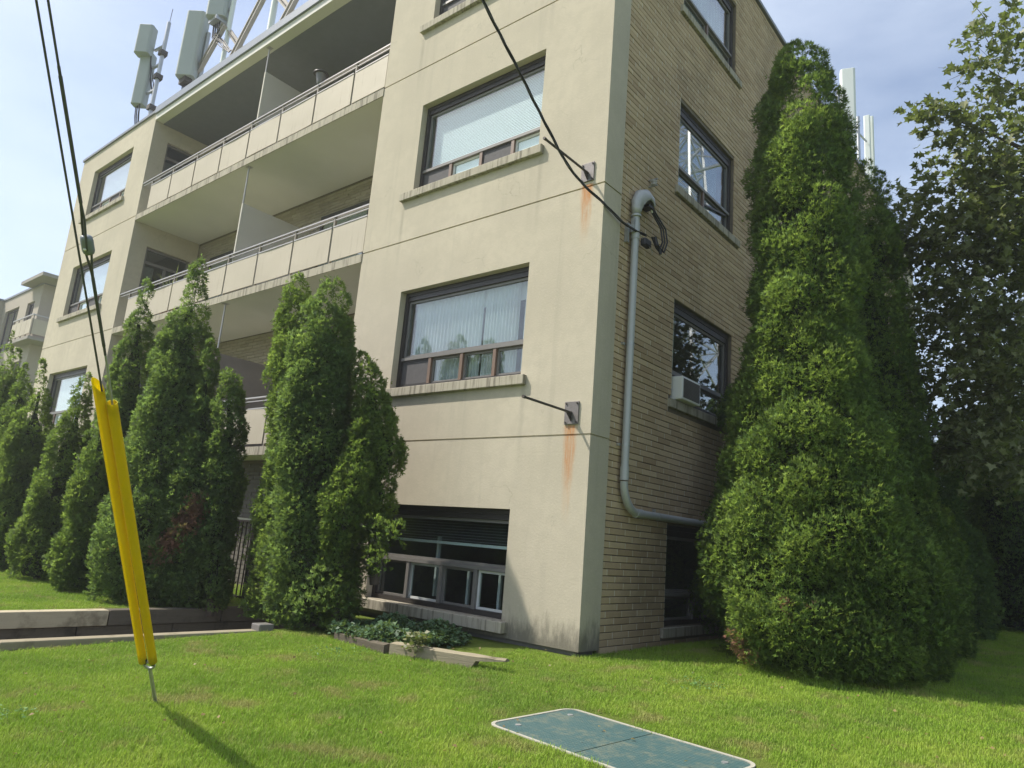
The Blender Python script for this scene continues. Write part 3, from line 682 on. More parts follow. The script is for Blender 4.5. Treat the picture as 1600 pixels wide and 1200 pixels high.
MB().box(-35.3, -32.4, 4.0, 7.0, 10.93, 11.09).build('canopy', nsf, nb)
sl = MB().box(-35.2, -32.5, 4.0, 7.0, 7.98, 8.12).build('balcony', nsf, nb)
for i in range(4): MB().box(-35.17+i*0.665, -34.53+i*0.665, 4.02, 4.05, 8.23, 8.92).build('guard_panel', M['panel'], sl)
for i in range(3): MB().box(-32.56, -32.53, 4.1+i*0.95, 5.0+i*0.95, 8.23, 8.92).build('guard_panel', M['panel'], sl)
mb = MB(); mb.box(-35.2, -32.5, 4.02, 4.07, 9.08, 9.13); mb.box(-32.58, -32.52, 4.08, 7.0, 9.08, 9.13); mb.build('handrail', M['rail'], sl)
for i in range(5): MB().box(-35.19+i*0.665, -35.15+i*0.665, 4.055, 4.09, 8.12, 9.08).build('guard_post', M['rail_dark'], sl)
# ------------------------------------------------------------------ trees
PROF = {'k': [(3.68, -3.07, -1.39, 0.014), (3.59, -3.07, -1.39, 0.098), (3.44, -3.07, -1.39, 0.141), (3.26, -3.05, -1.37, 0.161), (2.93, -3.04, -1.35, 0.206), (2.72, -3.01, -1.32, 0.249), (2.44, -2.98, -1.26, 0.254), (2.16, -2.95, -1.23, 0.283), (1.75, -2.91, -1.18, 0.287), (1.38, -2.89, -1.15, 0.321), (1.08, -2.89, -1.14, 0.347), (0.75, -2.89, -1.14, 0.363), (0.35, -2.86, -1.11, 0.372), (0.05, -2.85, -1.09, 0.326), (-0.14, -2.83, -1.06, 0.25)], 'l': [(3.55, -2.52, -1.31, 0.013), (3.48, -2.53, -1.32, 0.112), (3.34, -2.53, -1.32, 0.171), (3.09, -2.55, -1.34, 0.244), (2.88, -2.53, -1.32, 0.282), (2.46, -2.52, -1.31, 0.298), (2.06, -2.51, -1.3, 0.317), (1.6, -2.45, -1.22, 0.377), (1.09, -2.42, -1.18, 0.404), (0.71, -2.41, -1.17, 0.415), (0.29, -2.37, -1.12, 0.426), (0.08, -2.38, -1.13, 0.354), (-0.1, -2.37, -1.12, 0.211)], 'm': [(2.67, -1.88, -1.31, 0.012), (2.54, -1.85, -1.28, 0.09), (2.36, -1.8, -1.23, 0.157), (2.11, -1.76, -1.18, 0.163), (1.92, -1.73, -1.14, 0.195), (1.74, -1.68, -1.09, 0.234), (1.58, -1.69, -1.1, 0.209), (1.43, -1.7, -1.11, 0.178), (1.25, -1.68, -1.09, 0.186), (1.06, -1.69, -1.1, 0.149), (0.92, -1.68, -1.09, 0.142), (0.77, -1.64, -1.06, 0.083), (0.6, -1.63, -1.04, 0.062), (0.51, -1.62, -1.03, 0.035)], 'n': [(2.17, -1.92, -1.2, 0.015), (2.05, -1.92, -1.2, 0.086), (1.73, -1.88, -1.15, 0.138), (1.41, -1.91, -1.19, 0.196), (1.17, -1.94, -1.22, 0.248), (0.98, -1.97, -1.26, 0.178), (0.74, -1.97, -1.26, 0.141), (0.51, -1.94, -1.22, 0.161), (0.28, -1.9, -1.18, 0.155), (0.11, -1.9, -1.18, 0.102), (-0.01, -1.9, -1.18, 0.058)], 'h': [(4.05, -4.69, -1.77, 0.014), (3.92, -4.69, -1.77, 0.099), (3.75, -4.69, -1.76, 0.106), (3.62, -4.7, -1.78, 0.129), (3.5, -4.69, -1.76, 0.154), (3.25, -4.71, -1.8, 0.19), (3.01, -4.7, -1.78, 0.231), (2.77, -4.7, -1.79, 0.264), (2.46, -4.68, -1.76, 0.341), (2.01, -4.67, -1.72, 0.409), (1.7, -4.66, -1.71, 0.44), (1.26, -4.64, -1.68, 0.483), (0.97, -4.64, -1.68, 0.525), (0.61, -4.64, -1.68, 0.586), (0.33, -4.64, -1.68, 0.591), (0.05, -4.61, -1.63, 0.542), (-0.12, -4.58, -1.57, 0.406)], 'i': [(3.07, -4.23, -1.7, 0.007), (2.9, -4.22, -1.69, 0.061), (2.67, -4.21, -1.67, 0.095), (2.37, -4.21, -1.67, 0.111), (2.07, -4.2, -1.65, 0.15), (1.71, -4.19, -1.63, 0.205), (1.27, -4.18, -1.62, 0.279), (0.85, -4.16, -1.59, 0.309), (0.44, -4.14, -1.56, 0.306), (0.1, -4.12, -1.52, 0.273), (-0.08, -4.1, -1.49, 0.176)], 'j': [(2.64, -3.89, -1.52, 0.007), (2.54, -3.91, -1.55, 0.108), (2.38, -3.9, -1.53, 0.142), (2.16, -3.89, -1.52, 0.147), (1.93, -3.87, -1.48, 0.174), (1.72, -3.88, -1.5, 0.173), (1.4, -3.86, -1.47, 0.205), (1.01, -3.86, -1.47, 0.189), (0.81, -3.85, -1.46, 0.205), (0.67, -3.86, -1.47, 0.201), (0.33, -3.83, -1.42, 0.206), (0.07, -3.81, -1.4, 0.157), (-0.04, -3.81, -1.39, 0.086)], 'g': [(3.99, -5.96, -1.84, 0.007), (3.81, -5.96, -1.85, 0.096), (3.68, -5.95, -1.83, 0.096), (3.57, -5.95, -1.83, 0.055), (3.41, -5.96, -1.85, 0.136), (3.15, -5.95, -1.83, 0.172), (2.89, -5.95, -1.82, 0.207), (2.55, -5.94, -1.81, 0.238), (2.13, -5.93, -1.78, 0.269), (1.72, -5.92, -1.76, 0.292), (1.08, -5.89, -1.7, 0.318), (0.53, -5.88, -1.68, 0.314), (0.15, -5.86, -1.65, 0.278), (-0.08, -5.85, -1.61, 0.208)], 'f': [(2.26, -5.77, -2.15, 0.01), (2.06, -5.75, -2.12, 0.068), (1.82, -5.75, -2.11, 0.142), (1.67, -5.74, -2.09, 0.165), (1.32, -5.73, -2.08, 0.207), (0.9, -5.71, -2.03, 0.266), (0.75, -5.71, -2.02, 0.279), (0.53, -5.71, -2.03, 0.303), (0.19, -5.71, -2.02, 0.311), (0.05, -5.7, -2.01, 0.252), (-0.06, -5.69, -1.98, 0.147)], 'e': [(2.77, -7.07, -1.94, 0.008), (2.61, -7.07, -1.95, 0.082), (2.43, -7.08, -1.95, 0.119), (2.25, -7.08, -1.96, 0.141), (1.98, -7.08, -1.96, 0.188), (1.71, -7.08, -1.97, 0.234), (1.37, -7.08, -1.98, 0.265), (1.07, -7.09, -1.99, 0.288), (0.77, -7.09, -1.99, 0.311), (0.48, -7.1, -2.02, 0.347), (0.11, -7.1, -2.03, 0.326), (-0.03, -7.1, -2.02, 0.238), (-0.09, -7.1, -2.02, 0.14)], 'd': [(3.08, -8.54, -2.08, 0.008), (2.89, -8.54, -2.08, 0.059), (2.7, -8.53, -2.06, 0.103), (2.41, -8.52, -2.04, 0.146), (2.21, -8.52, -2.04, 0.188), (1.98, -8.51, -2.0, 0.266), (1.74, -8.51, -2.01, 0.3), (1.27, -8.51, -2.0, 0.34), (0.8, -8.51, -2.0, 0.344), (0.35, -8.51, -1.99, 0.341), (-0.01, -8.5, -1.98, 0.283), (-0.18, -8.5, -1.97, 0.188)], 'c': [(3.12, -9.63, -1.99, 0.008), (2.9, -9.63, -1.99, 0.096), (2.59, -9.62, -1.96, 0.18), (2.28, -9.61, -1.93, 0.229), (1.77, -9.6, -1.9, 0.269), (0.97, -9.61, -1.93, 0.325), (0.28, -9.62, -1.96, 0.32), (-0.19, -9.6, -1.91, 0.199)], 'b': [(3.61, -10.77, -1.85, 0.009), (3.37, -10.77, -1.86, 0.076), (3.18, -10.77, -1.87, 0.147), (2.8, -10.77, -1.86, 0.222), (2.25, -10.76, -1.84, 0.29), (1.59, -10.76, -1.83, 0.305), (0.73, -10.76, -1.84, 0.257), (-0.19, -10.74, -1.75, 0.17)], 'a': [(4.08, -12.04, -1.69, 0.01), (3.79, -12.04, -1.7, 0.091), (3.48, -12.04, -1.71, 0.148), (3.05, -12.04, -1.69, 0.2), (2.33, -12.03, -1.67, 0.297), (1.4, -12.02, -1.63, 0.303), (-0.18, -11.99, -1.53, 0.274)], 'A': [(7.01, 1.25, 1.9, 0.014), (6.82, 1.24, 1.89, 0.14), (6.63, 1.32, 1.92, 0.269), (6.37, 1.34, 1.92, 0.329), (6.12, 1.35, 1.92, 0.381), (5.55, 1.36, 1.93, 0.442), (5.0, 1.36, 1.93, 0.487), (4.39, 1.37, 1.93, 0.505), (3.87, 1.36, 1.93, 0.511), (3.08, 1.38, 1.93, 0.574), (2.67, 1.38, 1.93, 0.647), (2.26, 1.38, 1.93, 0.722), (1.87, 1.39, 1.94, 0.781), (1.48, 1.4, 1.94, 0.866), (1.17, 1.42, 1.94, 0.944), (0.86, 1.44, 1.95, 1.002), (0.62, 1.47, 1.96, 1.02), (0.35, 1.48, 1.96, 1.005), (0.15, 1.5, 1.97, 0.929), (0.02, 1.56, 1.98, 0.752), (-0.05, 1.59, 1.99, 0.513)], 'B': [(6.42, 1.54, 4.02, 0.016), (6.18, 1.54, 4.02, 0.123), (5.61, 1.56, 4.02, 0.235), (4.97, 1.56, 4.02, 0.318), (4.27, 1.54, 4.02, 0.358), (3.58, 1.58, 4.02, 0.369), (2.92, 1.61, 4.03, 0.412), (2.28, 1.63, 4.03, 0.446), (1.66, 1.69, 4.04, 0.512), (1.29, 1.74, 4.05, 0.571), (0.93, 1.8, 4.06, 0.572), (0.57, 1.84, 4.07, 0.554), (0.21, 1.84, 4.07, 0.485), (0.01, 1.85, 4.07, 0.305)], 'Cc': [(4.28, 0.56, 2.76, 0.015), (3.7, 0.56, 2.76, 0.093), (3.21, 0.6, 2.77, 0.202), (2.81, 0.49, 2.74, 0.385), (2.62, 0.48, 2.73, 0.395), (2.35, 0.58, 2.77, 0.288), (1.82, 0.58, 2.76, 0.426), (1.29, 0.52, 2.75, 0.486), (0.79, 0.47, 2.73, 0.53), (0.43, 0.46, 2.73, 0.54), (0.1, 0.55, 2.76, 0.442), (-0.1, 0.62, 2.78, 0.303)], 'D': [(5.63, 1.37, 6.89, 0.028), (5.3, 1.35, 6.89, 0.138), (4.65, 1.31, 6.88, 0.215), (3.69, 1.31, 6.88, 0.292), (2.87, 1.37, 6.89, 0.373), (2.08, 1.51, 6.9, 0.491), (1.33, 1.66, 6.92, 0.579), (0.79, 1.79, 6.93, 0.598), (0.43, 1.83, 6.93, 0.567), (0.08, 1.84, 6.93, 0.416)]}
def interp_prof(L):
    L = sorted(L); z = np.array([q[0] for q in L]); return z, np.array([q[1] for q in L]), np.array([q[2] for q in L]), np.array([q[3] for q in L])
def norm(a): return a/np.maximum(np.linalg.norm(a, axis=-1, keepdims=True), 1e-9)
def spray_mesh(name, pos, d, rs, L, W, tone, dead, mat, parent, fan=4, spread=0.62, nrm=None):
    """flat fans of slender scale-leaf branchlets; pos, d (n,3)"""
    n = len(pos); rnd = norm(rs.normal(size=(n, 3))); lat = norm(np.cross(d, rnd)); V = []; 
    angs = [(-spread, 0.72), (0.0, 1.0), (spread, 0.72)] if fan == 3 else [(-spread*1.3, .6), (-spread*.5, .9), (spread*.5, .9), (spread*1.3, .6)]
    for a, l in angs:
        aj = a+rs.uniform(-0.15, 0.15, (n, 1)); dd = norm(d*np.cos(aj)+lat*np.sin(aj)); sd = norm(lat*np.cos(aj)-d*np.sin(aj))
        ln = (L*l*rs.uniform(0.75, 1.2, (n, 1))); b = pos+dd*ln*0.12; mpt = pos+dd*ln*0.6; bend = np.array([0, 0, 1.0])*ln*rs.uniform(-0.12, 0.12, (n, 1))
        V.append(np.stack([b+dd*ln*0.18-sd*W*l*0.95, b+dd*ln*0.30+sd*W*l*0.95, pos+dd*ln+bend], axis=1))
    k = len(angs); V = np.stack(V, axis=1).reshape(-1, 3); F = np.arange(len(V), dtype=np.int32).reshape(-1, 3)
    return mesh_np(name, V, F, mat, parent, attrs={'tone': ('FACE', np.repeat(tone, k)), 'dead': ('FACE', np.repeat(dead, k)), 'nrm': ('FACE', np.repeat(nrm, k, axis=0))})
def cedar(key, label, group, dens=1500, clump=0.16, L=0.075, W=0.009, mat='cedar', dead=(), seed=1, lumps=(), axis_noise=0.0, grow=1.0):
    rs = np.random.default_rng(seed); z, cx, cy, r = interp_prof(PROF[key]); r = r*grow
    z0 = max(z[0], zg(float(cx[0]), float(cy[0]))-0.02)
    root = thing('cedar_tree', label, 'tree', (float(cx[1]), float(cy[1]), z0), group)
    zz = np.linspace(z0, z[-1], 400); rr = np.interp(zz, z, r)
    area = float(np.sum(2*np.pi*rr)*(zz[1]-zz[0])); nC = int(area*1.35/(clump*clump))
    cdf = np.cumsum(rr+0.02); cdf /= cdf[-1]
    cz = np.interp(rs.uniform(0, 1, nC), cdf, zz); th = rs.uniform(0, 2*np.pi, nC)
    R = np.interp(cz, z, r); rc = np.minimum(clump*rs.uniform(0.6, 1.35, nC), np.where(R < 0.4, R*0.38+0.018, R*0.6))
    swell = 1.0+0.07*np.sin(3*th+cz*2.1+seed)+0.06*np.sin(5*th-cz*4.3+2*seed)
    rad = np.maximum(R*swell-rc*0.66-L*0.3+rs.normal(0, 0.22, nC)*rc, 0.0)
    out = np.stack([np.cos(th), np.sin(th), np.full(nC, 0.28)], 1)
    cen = np.stack([np.interp(cz, z, cx)+rad*np.cos(th), np.interp(cz, z, cy)+rad*np.sin(th), cz-rc*0.1], 1)
    if len(lumps):
        lp = np.array([[*q[:3]] for q in lumps]); cen = np.vstack([cen, lp]); rc = np.append(rc, [q[3] for q in lumps]); out = np.vstack([out, np.tile([[0, 0, 1.0]], (len(lumps), 1))]); nC = len(cen)
    ctone = np.clip(rs.normal(0.42, 0.22, nC), 0, 1)
    vw = norm(np.array([CAM.x, CAM.y])-cen[:, :2]); fac = np.sum(vw*norm(out[:, :2]+1e-6), 1)       # the side away from the lane is thinner
    nS = (np.maximum(13, dens*1.22*rc*rc*2.6)*np.where(fac < -0.35, 0.4, 1.0)*np.append(np.where(R < 0.36, 1.75, 0.85), np.ones(nC-len(R)))).astype(int); idx = np.repeat(np.arange(nC), nS); n = len(idx)
    v = norm(rs.normal(size=(n, 3))+out[idx]*0.55); dp = np.sum(v*out[idx], 1); v[dp < -0.25] *= -1
    sh = rs.uniform(0.55, 1.0, (n, 1))**0.6
    pos = cen[idx]+v*rc[idx][:, None]*sh*np.array([1, 1, 1.1])
    stray = rs.uniform(size=n) < 0.035; pos[stray] += v[stray]*rs.uniform(.015, .05, (int(stray.sum()), 1))
    d = norm(v*0.9+out[idx]*0.15+np.array([0, 0, 0.32])+rs.normal(size=(n, 3))*0.42)
    # the far half of the crown is thinner
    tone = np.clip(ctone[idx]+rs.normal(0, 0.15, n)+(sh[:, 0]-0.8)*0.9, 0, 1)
    dd = np.zeros(n)
    for px, py, pz, pr in dead:
        q = np.linalg.norm(pos-np.array([px, py, pz]), axis=1); dd = np.maximum(dd, (q < pr*rs.uniform(0.6, 1.25, n)).astype(float))
    nrm = norm(v*0.8+out[idx]*0.35+rs.normal(size=(n, 3))*0.3)
    keep = pos[:, 2] > z0+0.02; pos, d, tone, dd, nrm = pos[keep], d[keep], tone[keep], dd[keep], nrm[keep]
    spray_mesh('crown', pos, d, rs, L*0.70, W*0.98, tone, dd, M[mat], root, nrm=nrm)
    # shaded mass of inner twigs and the trunk it hangs on
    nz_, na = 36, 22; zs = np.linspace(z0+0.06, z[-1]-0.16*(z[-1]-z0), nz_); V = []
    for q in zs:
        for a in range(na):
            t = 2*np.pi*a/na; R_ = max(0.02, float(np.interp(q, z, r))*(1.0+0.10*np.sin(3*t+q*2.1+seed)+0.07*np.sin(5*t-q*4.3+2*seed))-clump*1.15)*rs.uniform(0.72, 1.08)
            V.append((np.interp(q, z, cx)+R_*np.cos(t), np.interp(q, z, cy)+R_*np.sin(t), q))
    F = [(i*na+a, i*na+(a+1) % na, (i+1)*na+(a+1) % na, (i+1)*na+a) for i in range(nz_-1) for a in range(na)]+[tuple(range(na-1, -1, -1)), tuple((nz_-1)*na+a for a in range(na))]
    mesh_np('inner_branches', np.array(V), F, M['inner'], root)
    tz = [z0-0.05, z0+0.5, z0+(z[-1]-z0)*0.6]
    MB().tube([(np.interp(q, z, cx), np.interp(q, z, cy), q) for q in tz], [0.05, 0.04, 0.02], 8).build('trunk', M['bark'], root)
    return root
PROF['A'] = [(CAM.z+.93*(q[0]-CAM.z), CAM.x+.93*(q[1]-CAM.x), CAM.y+.93*(q[2]-CAM.y), q[3]*.93) for q in PROF['A']]
def away(key, k): PROF[key] = [(CAM.z+k*(q[0]-CAM.z), CAM.x+k*(q[1]-CAM.x), CAM.y+k*(q[2]-CAM.y), q[3]*k) for q in PROF[key]]
for key_, k_ in (('k', 1.04), ('l', 1.03), ('n', 1.03), ('m', 1.065)): away(key_, k_)
ROW = 'columnar cedars planted along the stucco facade'; FLANK = 'big cedars beside the brick wall'; HEDGE = 'dark cedars at the back of the lawn'
for a in (
 ('a', 'narrow cedar at the far left photo edge, its tip against the white corner balcony', ROW, 720, .15, .08, .010, 'cedar', (), 11),
 ('b', 'second cedar from the left photo edge, tip just below the far balcony floor', ROW, 720, .15, .08, .010, 'cedar', (), 12),
 ('c', 'short cedar squeezed just left of the sharp tipped cedar at the far window', ROW, 720, .15, .08, .010, 'cedar', (), 13),
 ('d', 'sharp tipped cedar just left of the lowest window of the far stucco tower', ROW, 1000, .15, .08, .010, 'cedar', (), 14),
 ('e', 'slanting cedar in front of the lowest far window, left of the yellow guards', ROW, 1100, .14, .078, .010, 'cedar', (), 15),
 ('f', 'short cedar directly behind the top of the yellow guy guards', ROW, 1100, .14, .078, .010, 'cedar', (), 16),
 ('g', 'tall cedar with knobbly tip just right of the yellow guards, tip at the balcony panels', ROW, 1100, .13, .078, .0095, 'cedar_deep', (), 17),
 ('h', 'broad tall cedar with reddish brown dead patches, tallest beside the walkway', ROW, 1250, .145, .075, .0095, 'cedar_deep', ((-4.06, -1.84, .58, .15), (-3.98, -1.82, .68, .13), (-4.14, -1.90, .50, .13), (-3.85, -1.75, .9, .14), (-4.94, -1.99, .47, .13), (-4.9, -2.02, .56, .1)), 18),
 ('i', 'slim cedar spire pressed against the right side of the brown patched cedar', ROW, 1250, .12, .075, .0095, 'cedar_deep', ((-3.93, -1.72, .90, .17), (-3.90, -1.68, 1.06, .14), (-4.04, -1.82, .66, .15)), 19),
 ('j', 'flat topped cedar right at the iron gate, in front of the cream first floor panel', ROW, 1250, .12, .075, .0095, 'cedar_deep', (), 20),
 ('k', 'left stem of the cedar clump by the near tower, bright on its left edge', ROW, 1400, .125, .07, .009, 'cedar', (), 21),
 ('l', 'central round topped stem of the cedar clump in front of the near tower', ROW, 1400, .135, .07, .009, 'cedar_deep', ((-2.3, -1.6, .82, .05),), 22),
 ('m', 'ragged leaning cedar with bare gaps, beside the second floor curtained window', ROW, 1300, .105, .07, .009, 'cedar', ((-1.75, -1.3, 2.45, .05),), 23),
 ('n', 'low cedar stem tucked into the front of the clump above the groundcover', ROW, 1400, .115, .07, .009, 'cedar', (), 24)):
    key, lab, grp, dens, cl, L, W, mt, dead, sd = a
    kw = {}
    if key == 'm': kw['lumps'] = [(-1.55, -1.05, .92, .12), (-1.48, -1.02, .85, .12), (-1.6, -1.08, .70, .11), (-1.42, -1.0, .96, .1), (-1.55, -1.05, .62, .1), (-1.65, -1.1, 1.0, .1)]
    if key == 'l': kw['lumps'] = [(-2.0, -1.2, .25, .17), (-2.05, -1.3, .4, .18), (-2.1, -1.35, .15, .16)]
    cedar(key, lab, grp, dens, cl, L, W, mt, dead, sd, grow=1.04, **kw)
cedar('A', 'huge bright cone shaped cedar on the lawn beside the buff brick wall', FLANK, 2000, .20, .075, .0085, 'cedar', ((1.66, 0.46, .62, .06), (1.83, 0.47, .66, .05), (1.25, .55, .2, .14), (1.15, .62, .3, .1), (1.7, .46, .5, .04)), 31, lumps=[(.42, 2.35, 2.70, .17), (.38, 2.25, 2.6, .14)])
cedar('B', 'tall cedar standing behind the right side of the huge cedar, tip below the white antenna', FLANK, 1100, .18, .08, .010, 'cedar', (), 32, grow=1.08)
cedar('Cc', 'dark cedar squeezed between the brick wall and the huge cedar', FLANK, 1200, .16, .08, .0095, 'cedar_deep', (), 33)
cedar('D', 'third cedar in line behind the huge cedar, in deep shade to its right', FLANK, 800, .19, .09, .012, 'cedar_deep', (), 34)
def cone_prof(x, y, h, r): return [(zg(x, y), x, y, r*0.8), (zg(x, y)+0.4, x, y, r), (h*0.4, x, y, r*0.9), (h*0.75, x, y, r*0.55), (h*0.95, x, y, r*0.16), (h, x, y, 0.02)]
for i, (x, y, h, r, lab) in enumerate(((2.35, 10.2, 5.6, .85, 'left cedar of the dark hedge behind the maple at the far end of the lawn'), (3.35, 10.8, 5.0, .95, 'middle cedar of the dark hedge under the maple boughs'), (4.5, 11.0, 5.4, 1.0, 'right cedar of the dark hedge under the maple boughs'), (1.35, 12.4, 5.2, .8, 'farthest cedar of the dark hedge, close to the end of the brick wall'))):
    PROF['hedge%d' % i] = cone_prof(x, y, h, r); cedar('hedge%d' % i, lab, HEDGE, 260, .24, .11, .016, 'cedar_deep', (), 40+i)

# broad leaved maple reaching in from the right -----------------------------
def maple():
    rs = np.random.default_rng(77); tx, ty = 4.75, 6.9
    root = thing('maple_tree', 'maple with lobed leaves reaching in from the right edge of the photo', 'tree', (tx, ty, zg(tx, ty)))
    tb = MB().tube([(tx, ty, 0.0), (tx-.05, ty-.05, 1.5), (tx-.15, ty-.1, 3.5), (tx-.2, ty-.2, 6), (tx-.3, ty-.4, 9)], [.22, .18, .15, .1, .04], 12).build('trunk', M['bark'], root)
    blobs = [(3.25, 3.89, 7.42, 0.51, 0.5), (2.98, 3.86, 7.07, 0.28, 0.5), (3.01, 4.02, 6.22, 0.54, 0.7), (2.65, 3.84, 6.47, 0.37, 0.6), (2.45, 3.56, 6.52, 0.15, 0.6), (2.61, 4.7, 5.92, 0.64, 0.9), (1.89, 5.12, 6.0, 0.32, 1.0), (2.03, 5.37, 5.48, 0.46, 1.3), (1.80, 5.2, 5.45, 0.26, 1.0), (3.06, 4.42, 5.41, 0.74, 1), (2.84, 4.75, 4.55, 0.78, 1), (2.22, 5.69, 4.69, 0.64, 0.9), (3.0, 4.53, 3.57, 0.66, 0.8), (2.14, 5.96, 3.73, 0.59, 0.9), (2.71, 5.17, 2.91, 0.64, 1), (2.34, 4.77, 2.61, 0.34, 1), (2.74, 4.25, 2.3, 0.3, 1), (3.03, 3.89, 2.11, 0.26, 1), (3.53, 4.31, 6.77, 0.82, 0.5), (3.54, 4.55, 5.18, 0.88, 0.6), (3.42, 4.86, 3.6, 0.87, 0.6), (3.36, 4.29, 2.3, 0.54, 0.6),
             (3.2, 6.6, 6.6, .9, .7), (3.0, 7.0, 4.6, .9, .8), (2.9, 7.2, 3.0, .8, .8), (4.6, 7.8, 5.5, 1.2, .5), (5.6, 6.0, 5.0, 1.2, .4), (4.6, 5.4, 7.6, 1.1, .4), (5.0, 7.0, 9.0, 1.0, .4)]
    P, D = [], []; br = MB()
    for bx, by, bz, r, dn in blobs:
        s = Vector((tx-.15, ty-.1, max(1.6, min(7.5, bz-0.9)))); e = Vector((bx, by, bz)); mid = (s+e)/2+Vector((0, 0, 0.25))
        br.tube([s, mid, e], [.035, .02, .006], 5)
        for k in range(int(62*dn*(r/0.5)**2.2)+5):
            q = norm(rs.normal(size=3))*r*rs.uniform(0.1, 1)**0.45*np.array([1, 1, .8]); c = np.array([bx, by, bz])+q
            dr = norm(np.array([bx-tx, by-ty, 0.0])*0.35+q*0.6/r+rs.normal(size=3)*0.45+np.array([0, 0, -0.12]))
            ln = rs.uniform(.22, .5); m_ = rs.integers(6, 12)
            if rs.uniform() < 0.5: br.tube([c, c+dr*ln*0.5+np.array([0, 0, .01]), c+dr*ln], [.0045, .0035, .002], 3, caps=False)
            for j in range(m_):
                f = (j+rs.uniform(0, 1))/m_; P.append(c+dr*ln*f+rs.normal(size=3)*0.03); D.append(norm(dr*0.5+rs.normal(size=3)*0.75+np.array([0, 0, -0.25])))
    br.build('branch', M['bark'], root)
    P, D = np.array(P), np.array(D); n = len(P); up = norm(np.array([0, 0, 1.0])+rs.normal(size=(n, 3))*0.5); lat = norm(np.cross(D, up)); nr = np.cross(lat, D)
    S = rs.uniform(.058, .108, (n, 1))
    half = [(0, 0), (.52, -.06), (.34, .2), (.62, .52), (.25, .56), (0, 1.0)]
    V = []
    for sgn in (1, -1):
        for u, v in half:
            V.append(P+D*S*v+lat*S*u*sgn*0.92+nr*S*abs(u)*0.28-nr*S*v*v*0.18)
    V = np.stack(V, 1).reshape(n, 2, 6, 3); V[:, 1] = V[:, 1, ::-1]
    V = V.reshape(-1, 3); F = np.arange(len(V), dtype=np.int32).reshape(-1, 6)
    tone = np.clip(rs.normal(.38, .2, n)+(rs.uniform(size=n) < .07)*.5, 0, 1)
    mesh_np('crown', V, F, M['maple'], root, attrs={'tone': ('FACE', np.repeat(tone, 2)), 'dead': ('FACE', np.zeros(2*n))})
    
maple()
# ------------------------------------------------------------------ walkway edging
def timber_wall():
    t = thing('retaining_wall', 'low wall of weathered timbers on the far side of the sunken walkway', 'retaining wall', (-3.83, -2.5, -0.6))
    r = random.Random(2)
    for k in range(4):
        z1 = 0.0-0.150*k; ys = [-9.0, -6.4+0.3*k, -2.42-0.25*k, -1.25-0.5*(k % 2), 0.35]
        for i in range(4):
            w_ = 0.012*(k)+r.uniform(0, .006)
            o = MB().box(-3.96, -3.82-0.045*k+w_*0.3, ys[i]+0.004, ys[i+1]-0.004, z1-0.144, z1).build('timber', M['timber'] if k == 0 and i < 2 else M['timber_dark'], t, bevel=0.008)  # lower courses and building-end pieces coloured dark for the shade on them
    return t
timber_wall()
t = thing('timber_kerb', 'grey timber kerb on the near side of the sunken walkway', 'kerb', (-2.5, -2.5, -0.1))
for a, b in ((-9, -6.3), (-6.29, -3.72), (-3.71, -1.66)): MB().box(-2.56, -2.44, a, b, -0.6, zg(0, (a+b)/2)+0.035).build('timber', M['timber_log'], t, bevel=0.01)
o = MB().box(-2.57, -2.43, -1.655, -1.5, -0.5, 0.02).build('kerb_block', M['frame_grey'], None, bevel=0.01); props(o, 'small pale concrete block ending the kerb beside the cedar clump', 'block')

# iron gate under the balcony
t = thing('metal_gate', 'black iron bar gate between the cedars in front of grey brick', 'gate', (-4.9, -0.55, -0.02))
MB().box(-4.59, -4.52, -0.585, -0.515, -0.1, 0.955).build('gate_post', M['dark_frame'], t)
for i in range(8):
    x = -4.68-i*0.095; MB().tube([(x, -0.55, 0.02), (x, -0.55, 0.93)], 0.009, 6).build('bar', M['dark_frame'], t)
MB().box(-5.42, -4.592, -0.565, -0.535, 0.0, 0.03).build('rail', M['dark_frame'], t); MB().box(-5.42, -4.592, -0.565, -0.535, 0.93, 0.955).build('rail', M['dark_frame'], t)

# landscape timbers and groundcover below the near window
t = thing('landscape_timber', 'weathered grey landscape timber with a rotten end lying in the lawn', 'timber', (-0.5, -1.15, 0))
def log(a, b, h, w_, seed, rot=False):
    r = np.random.default_rng(seed); n = 14; V = []; A, B = np.array(a), np.array(b); dr = (B-A)/np.linalg.norm(B-A); sd = np.array([-dr[1], dr[0], 0])
    for i in range(n):
        f = i/(n-1); p = A+(B-A)*f; k = 1.0
        if rot and f > 0.72: k = 1-0.5*(f-0.72)/0.28*r.uniform(0.6, 1.2)
        for s, z in ((-1, -0.08), (1, -0.08), (1, h), (0.2, h+.008), (-1, h-.004)):
            lo = z if z > 0 else (-0.08 if not rot or f < .72 else h-0.035*k-0.0)
            V.append(p+sd*s*w_/2*(k if s < 0 else 1)+np.array([0, 0, lo+r.uniform(-.004, .004)]))
    F = [(i*5+j, i*5+(j+1) % 5, (i+1)*5+(j+1) % 5, (i+1)*5+j) for i in range(n-1) for j in range(5)]+[(4, 3, 2, 1, 0), tuple((n-1)*5+j for j in range(5))]
    return np.array(V), F
V, F = log((-0.98, -1.30, -0.02), (0.06, -1.07, -0.01), 0.075, 0.10, 4, True); mesh_np('timber', V, F, M['timber_log'], t)
o = mesh_np('landscape_timber', *log((-1.75, -1.27, -0.02), (-1.0, -1.33, -0.02), 0.055, 0.10, 6), M['timber_dark']); props(o, 'darker half buried timber at the front of the groundcover bed', 'timber')
